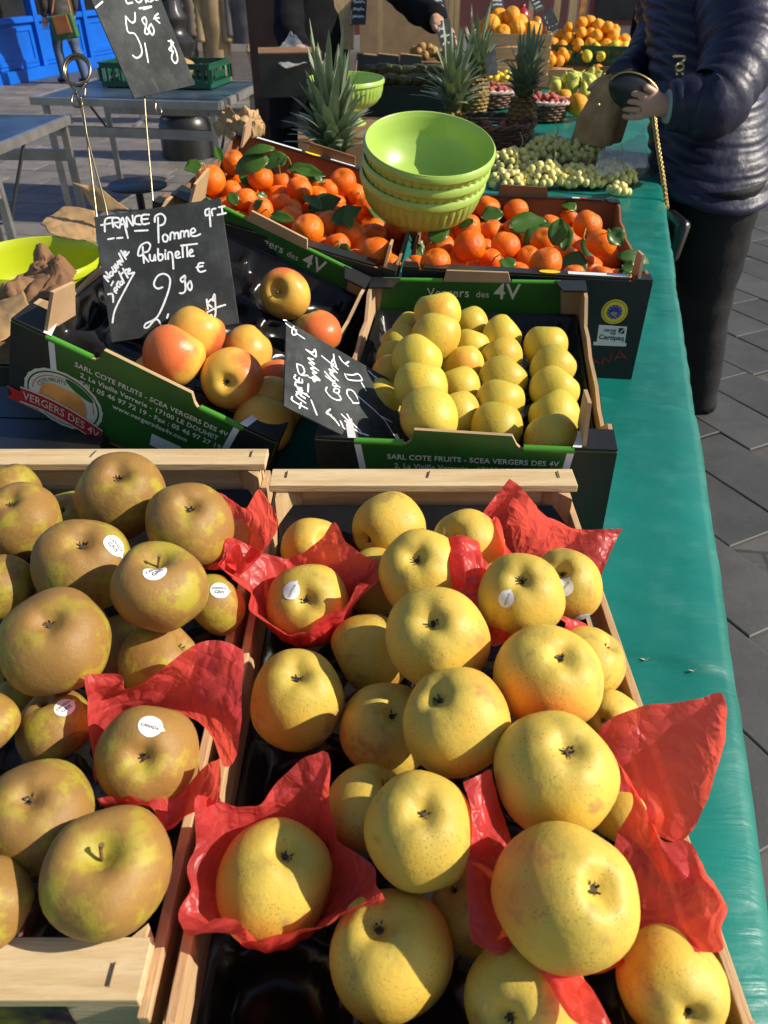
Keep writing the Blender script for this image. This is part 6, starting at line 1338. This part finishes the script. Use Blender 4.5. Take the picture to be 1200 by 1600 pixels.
# ------------------------------------------------------------------ people
def tubeloft(P, rad, seg, quilt=0, amp=.10, n=10, flat=1.0, wr=.0, seed=0):
    Q = catmull(P, n); m = len(Q); rr = []; dist = 0
    for i in range(m):
        if i: dist += (Q[i] - Q[i - 1]).length
        f = i / (m - 1) * (len(rad) - 1); k = min(int(f), len(rad) - 2); r_ = rad[k] + (rad[k + 1] - rad[k]) * (f - k)
        if quilt: r_ *= 1 + amp * (abs(math.sin(math.pi * dist / quilt)) ** .6 - .6)
        rr.append(r_ * (1 + wr * noise.noise(Vector((dist * 14, seed, 0)))))
    return Q, rr
def skin_body(parent, J, hands=()):
    """one continuous body grown over a skeleton with the Skin modifier"""
    V, Ed, Rd = [], [], []
    def v(p, r_, par=None): 
        V.append(Vector(p)); Rd.append(r_); i = len(V) - 1
        if par is not None: Ed.append((par, i))
        return i
    pel = v(J['hip'], .115); ch = v(J['hip'].lerp(J['neck'], .62), .13, pel); nk = v(J['neck'], .055, ch); hd = v(J['head'] - UP * .04, .082, nk); ht = v(J['head'] + UP * .07, .075, hd); 
    for s in 'LR':
        sh = v(J['sh' + s], .06, ch); el = v(J['el' + s], .045, sh); wr = v(J['wr' + s], .028, el); hn = J['ha' + s]; d = (hn - J['wr' + s]); L = d.length; d.normalize()
        pm = v(J['wr' + s] + d * L * .42, .036, wr); side = J.get('side' + s, d.cross(UP)).normalized(); cu = J.get('curl' + s, UP * -1)
        for k in range(4):
            o = side * (.030 - .020 * k); a_ = v(J['wr' + s] + d * L * .85 + o, .0105, pm); b_ = v(J['wr' + s] + d * L * (1.12 - .03 * abs(k - 1.3)) + o * 1.1 + cu * .016, .0095, a_); v(J['wr' + s] + d * L * (1.25 - .04 * abs(k - 1.3)) + o * 1.1 + cu * .042, .0085, b_)
        tb = v(J['wr' + s] + d * L * .45 + side * .040, .013, pm); v(J['wr' + s] + d * L * .85 + side * .056 - cu * .012, .0105, tb)
        kn0 = v(J['hip'] + (J['kn' + s] - J['hip']) * .15 + (J['kn' + s] - J['hip']).cross(UP) * 0, .095, pel); kn = v(J['kn' + s], .06, kn0); an = v(J['an' + s], .042, kn); v(J['an' + s] + J['fwd'] * .13 - UP * .05, .035, an)
    me = bpy.data.meshes.new("body"); inv = WM[parent.name].inverted(); me.from_pydata([tuple(inv @ p) for p in V], Ed, []); me.materials.append(M_['skin'])
    o = link('body', me, parent); md = o.modifiers.new('skin', 'SKIN'); md.use_smooth_shade = True
    sv = me.skin_vertices[0].data if me.skin_vertices else None
    if sv is None: return o
    for i, r_ in enumerate(Rd): sv[i].radius = (r_, r_)
    sv[0].use_root = True
    sb = o.modifiers.new('sub', 'SUBSURF'); sb.levels = 2; sb.render_levels = 2
    return o
def ensure_skin(me):
    pass
def face(parent, J):
    h, f = J['head'], J['fwd']; s = f.cross(UP).normalized(); b = MB(); b.ell(h + f * .095 - UP * .005, (.012, .012, .02), 8, 6); b.build('nose', M_['skin'], parent, 180)
    for sg in (-1, 1):
        MB().ell(h + f * .082 + s * sg * .032 + UP * .02, .011, 10, 7).build('eye', M_['white'], parent, 180); MB().ell(h + s * sg * .085 - UP * .005, (.012, .018, .03), 8, 6).build('ear', M_['skin'], parent, 180)
    MB().ell(h + f * .085 - UP * .045, (.02, .02, .006), 8, 6).build('mouth', M_['nail'], parent, 180)
def person(label, J, jacket, trousers, quilt=0, hem=None, sizes=(.20, .24, .19), sleeve=(.085, .08, .06), leg=(.105, .075, .062), shoes=None):
    J = {k: (Vector(x)) for k, x in J.items()}; base = (J['anL'] + J['anR']) / 2; base.z = 0
    t = thing('person', label, 'person', base)
    body = skin_body(t, J); face(t, J); f = J['fwd'].normalized(); s = f.cross(UP).normalized()
    # hair
    rows = []
    for i in range(9):
        th = math.pi * .62 * i / 8; rows.append([J['head'] + UP * .02 - f * .012 + (f * math.cos(a) * .098 + s * math.sin(a) * .090) * math.sin(th) * (1 if math.cos(a) < .4 or th < 1.0 else .9) + UP * .115 * math.cos(th) * (1 if math.cos(a) < .3 else 1 - .0 * th) for a in [2 * math.pi * k / 20 for k in range(20)]])
    MB().grid(rows, wrap=True).build('hair', M_['hair'], t, 180)
    # jacket body
    b0 = J['hip'] - UP * (hem or .06); top = J['neck'] - UP * .02; rows = []; n = 72; H = (top - b0).length
    for i in range(n + 1):
        u = i / n; c = b0.lerp(J['hip'].lerp(J['neck'], .5), min(1, u * 2)) if u < .5 else J['hip'].lerp(J['neck'], .5).lerp(top, u * 2 - 1)
        k = 1 if u < .82 else max(.30, 1 - ((u - .82) / .18) ** 1.6 * .72); dpt, wid = sizes[0] * (1 - .08 * math.sin(u * math.pi)) * k, sizes[1] * k * (1 - .05 * (1 - u))
        q = (abs(math.sin(math.pi * u * H / quilt)) ** .55 - .55) * (.013 + .006 * noise.noise(Vector((u * 31, 4, 2)))) if quilt else .006 * noise.noise(Vector((u * 9, 0, 1)))
        rows.append([c + f * math.cos(a) * (dpt + q + .010 * noise.noise(Vector((math.cos(a) * 3, u * 8, math.sin(a) * 3)))) + s * math.sin(a) * (wid + q) + UP * ((.02 * math.cos(a * 2)) + (.010 * noise.noise(Vector((a * 2, u * 5, 3))) if quilt else 0)) for a in [2 * math.pi * k_ / 48 for k_ in range(48)]])
    jk = MB().grid(rows, wrap=True).build('jacket', jacket, t, 180)
    for S_ in 'LR':
        P = [J['sh' + S_] + UP * .0, J['sh' + S_].lerp(J['el' + S_], .4) - f * .01, J['sh' + S_].lerp(J['el' + S_], .70), J['el' + S_].lerp(J['wr' + S_], .32), J['el' + S_].lerp(J['wr' + S_], .65), J['wr' + S_] - (J['ha' + S_] - J['wr' + S_]) * .10]
        Q, rr = tubeloft(P, [sleeve[0], sleeve[0], sleeve[1], sleeve[1] * .95, sleeve[1] * .8, sleeve[2]], 16, quilt, .09, 14, wr=.10, seed=ord(S_)); MB().tube(Q, rr, 20).build('sleeve', jacket, jk, 180)
    # trousers: one mesh, two legs
    b = MB()
    for S_ in 'LR':
        h0 = J['hip'] + (s if S_ == 'R' else -s) * .075 + UP * .04; P = [h0, h0.lerp(J['kn' + S_], .5), J['kn' + S_], J['kn' + S_].lerp(J['an' + S_], .5), J['an' + S_] - UP * .035]
        Q, rr = tubeloft(P, [leg[0] * 1.15, leg[0], leg[1], (leg[1] + leg[2]) / 2, leg[2]], 16, 0, 0, 10, wr=.07, seed=ord(S_)); b.tube(Q, rr, 18)
    b.ell(J['hip'] + UP * .02, (.13, .14, .13), 18, 10); b.build('trousers', trousers, t, 180)
    for S_ in 'LR':
        a = J['an' + S_]; sh = MB(); Q = [a - f * .07 - UP * (a.z - .045), a - UP * (a.z - .055), a + f * .08 - UP * (a.z - .045), a + f * .17 - UP * (a.z - .034)]; sh.tube(catmull(Q, 5), [.034 + .008 * math.sin(i / 15 * math.pi) for i in range(16)], 12); sh.build('shoe', shoes or M_['leather'], t, 180)
    return t, J, jk
# woman in the navy puffer, leaning over the stall
J = dict(fwd=Vector((-1, .02, 0)), hip=atd(1112, 290, 2.62), neck=atd(1092, -75, 2.66), head=atd(1060, -175, 2.72),
         shL=atd(1150, -22, 2.44), elL=atd(1150, 158, 2.34), wrL=atd(1040, 166, 2.36), haL=atd(992, 166, 2.36), shR=atd(1050, -30, 2.9), elR=atd(1030, 95, 2.95), wrR=atd(968, 128, 2.80), haR=atd(938, 122, 2.78))
J['fwd'] = Vector((-1, 0, 0)); J['knL'] = Vector((J['hip'].x + .06, J['hip'].y - .03, .46)); J['anL'] = Vector((J['hip'].x + .13, J['hip'].y - .04, .085)); J['knR'] = Vector((J['hip'].x + .05, J['hip'].y + .14, .46)); J['anR'] = Vector((J['hip'].x + .12, J['hip'].y + .15, .085))
J['sideL'] = Vector((0, .1, 1)); J['curlL'] = Vector((-.1, 1, 0)); J['sideR'] = Vector((0, -1, .2)); J['curlR'] = Vector((-.5, 0, -1))
wo, JW, wj = person('woman in a shiny navy puffer jacket leaning over the stall with a purse', J, M_['puffer'], M_['trousers'], .052, .02, (.205, .25, .2), (.125, .108, .066), (.122, .10, .076))
w0 = JW['wrL']; MB().tube([w0 + Vector((.062, 0, 0)), w0 + Vector((.03, 0, 0)), w0 + Vector((.002, 0, 0))], [.058, .053, .046], 20).build('cuff', M_['cuff'], wo, 180)
jt = MB(); pj = atd(1060, 100, 2.38)
for P in ([(1052, 88), (1068, 88), (1070, 93), (1066, 96)], [(1056, 104), (1060, 99), (1066, 100), (1068, 106), (1063, 110), (1057, 109), (1056, 104)], [(1057, 115), (1058, 116)], [(1066, 115), (1067, 116)]): stroke(jt, catmull([atd(x, y, 2.345) for x, y in P], 5), .006, Vector((-.25, -1, .15)), .002)
jt.build('gold_lettering', M_['gold'], wj)
# purse in her hand, long chain with shoulder bag
cp = JW['haL'] + Vector((-.03, .035, .012)); pu = thing('purse', 'black leather purse held open in the hand of the woman', 'purse', cp)
MB().ell(cp + Vector((.03, 0, .02)), (.088, .022, .052), 24, 14, Matrix.Rotation(R(24), 3, 'Y')).build('body', M_['leather'], pu, 180)
MB().tube([cp + Vector((.03, 0, .02)) + Matrix.Rotation(R(24), 3, 'Y') @ Vector((.088 * math.cos(R(a)), -.012, .050 * math.sin(R(a)))) for a in range(20, 190, 10)], .003, 8).build('zip', M_['gold'], pu, 180); MB().ell(cp + Vector((-.078, -.01, -.012)), .007, 10, 7).build('zip_pull', M_['gold'], pu, 180)
ch = thing('shoulder_bag', 'small black shoulder bag on a gilt chain hanging behind the table edge', 'handbag', atd(1047, 380, 2.42))
P = catmull([atd(1022, 185, 2.30), atd(1028, 230, 2.31), atd(1036, 280, 2.33), atd(1042, 325, 2.36)], 14)
for i in range(0, len(P) - 1):
    m_ = P[i]; d = (P[i + 1] - P[i]).normalized(); x = d.cross(Vector((0, 1, 0))).normalized() if i % 2 else Vector((0, 1, 0)); MB().tube([m_ + (d * math.cos(a) * .009 + x * math.sin(a) * .0055) for a in [k * math.pi / 5 for k in range(10)]], .0022, 6, closed=True).build('chain_link', M_['gold'], ch, 180)
MB().box(atd(1050, 368, 2.42), (.045, .16, .13), Matrix.Rotation(R(8), 3, 'Y')).build('bag_body', M_['leather'], ch, 60, bevel=.02)
# brown paper bag in her other hand
cb = atd(940, 168, 2.72); rows = []
for i in range(13):
    u = i / 12; z = cb.z - .11 + .22 * u; k = 1 - .45 * max(0, u - .35) / .65; tw = .5 * max(0, u - .5)
    rows.append([Vector((cb.x + .035 * u, cb.y, z)) + Vector((math.cos(a + tw) * .072 * k * (1 + .25 * abs(math.cos(2 * a)) + .07 * math.sin(9 * a + 5 * u)), math.sin(a + tw) * .075 * k * (1 + .25 * abs(math.cos(2 * a))), 0)) + noise.noise_vector(Vector((math.cos(a) * 2, math.sin(a) * 2, u * 5))) * .014 * (.3 + u) for a in [2 * math.pi * k_ / 40 for k_ in range(40)]])
pbg = single(MB().grid(rows, wrap=True).add([r for r in rows[0]], [tuple(range(39, -1, -1))]), 'paper_bag', 'brown paper bag held over the grapes by the woman', 'paper bag', (cb.x, cb.y, cb.z - .125), M_['paper'], 'brown kraft papers', smooth=50)
# vendor dressed in black
J = dict(fwd=Vector((.75, -.66, 0)), hip=atd(475, 150, 3.75), neck=atd(520, -100, 3.75), head=atd(530, -165, 3.7), shL=atd(590, -60, 3.7), elL=atd(640, 0, 3.55), wrL=atd(682, 32, 3.4), haL=atd(700, 52, 3.36), shR=atd(470, -40, 3.7), elR=atd(445, 40, 3.6), wrR=atd(470, 80, 3.4), haR=atd(492, 92, 3.36))
for S_, dx in (('L', .10), ('R', -.10)): J['kn' + S_] = Vector((J['hip'].x + dx, J['hip'].y, .47)); J['an' + S_] = Vector((J['hip'].x + dx, J['hip'].y, .085))
person('vendor in black reaching over the avocados to a chalkboard', J, M_['blackcloth'], M_['blackcloth'], 0, .1, (.15, .22, .2), (.085, .075, .06))
# passer-by in jeans
def stander(label, foot, hgt, fwd, jacket, trous, step=.14):
    k = hgt / 1.7; f = Vector(fwd).normalized(); s = f.cross(UP); B = Vector((foot.x, foot.y, 0)); p = lambda a, b_, z: B + f * a * k + s * b_ * k + UP * z * k
    J = dict(fwd=f, hip=p(0, 0, .90), neck=p(0, 0, 1.42), head=p(.02, 0, 1.58), shL=p(0, -.19, 1.36), elL=p(-.03, -.25, 1.08), wrL=p(.08, -.23, .88), haL=p(.12, -.22, .79), shR=p(0, .19, 1.36), elR=p(-.03, .25, 1.08), wrR=p(.08, .23, .88), haR=p(.12, .22, .79), knL=p(step, -.09, .48), anL=p(step * .9, -.09, .09), knR=p(-step * .3, .09, .48), anR=p(-step * 1.3, .09, .10))
    return person(label, J, jacket, trous, 0, .02, (.14, .2, .19), (.07, .06, .045), (.095, .068, .058))
ft = at(118, 130, -1.5); pj_, JP, _j = stander('passer-by in dark jacket and blue jeans walking past the blue shop', ft, 1.66, (-.75, .66, 0), MAT('dark_brown_jacket', (.03, .026, .020), .7, var=.2), M_['jeans'])
bgc = atd(100, 42, depth(ft) - .75); bt = thing('shoulder_bag', 'green shoulder bag with orange flap carried by the passer-by', 'handbag', bgc); MB().box(bgc, (.34, .12, .30), Matrix.Rotation(R(-8), 3, 'Y')).build('body', M_['greenbag'], bt, bevel=.02); MB().box(bgc + Vector((.0, -.07, .03)), (.22, .02, .22), Matrix.Rotation(R(-8), 3, 'Y')).build('flap', M_['tan'], bt, bevel=.008); MB().tube(catmull([bgc + Vector((-.14, 0, .14)), bgc + Vector((.05, .1, .6)), bgc + Vector((.14, 0, .15))], 8), .012, 8).build('strap', M_['tan'], bt, 180)
stander('person in dark coat and blue jeans beyond the oranges', Vector((2.35, 7.4, 0)), 1.75, (-.3, -.95, 0), M_['blackcloth'], M_['jeans'], .05)
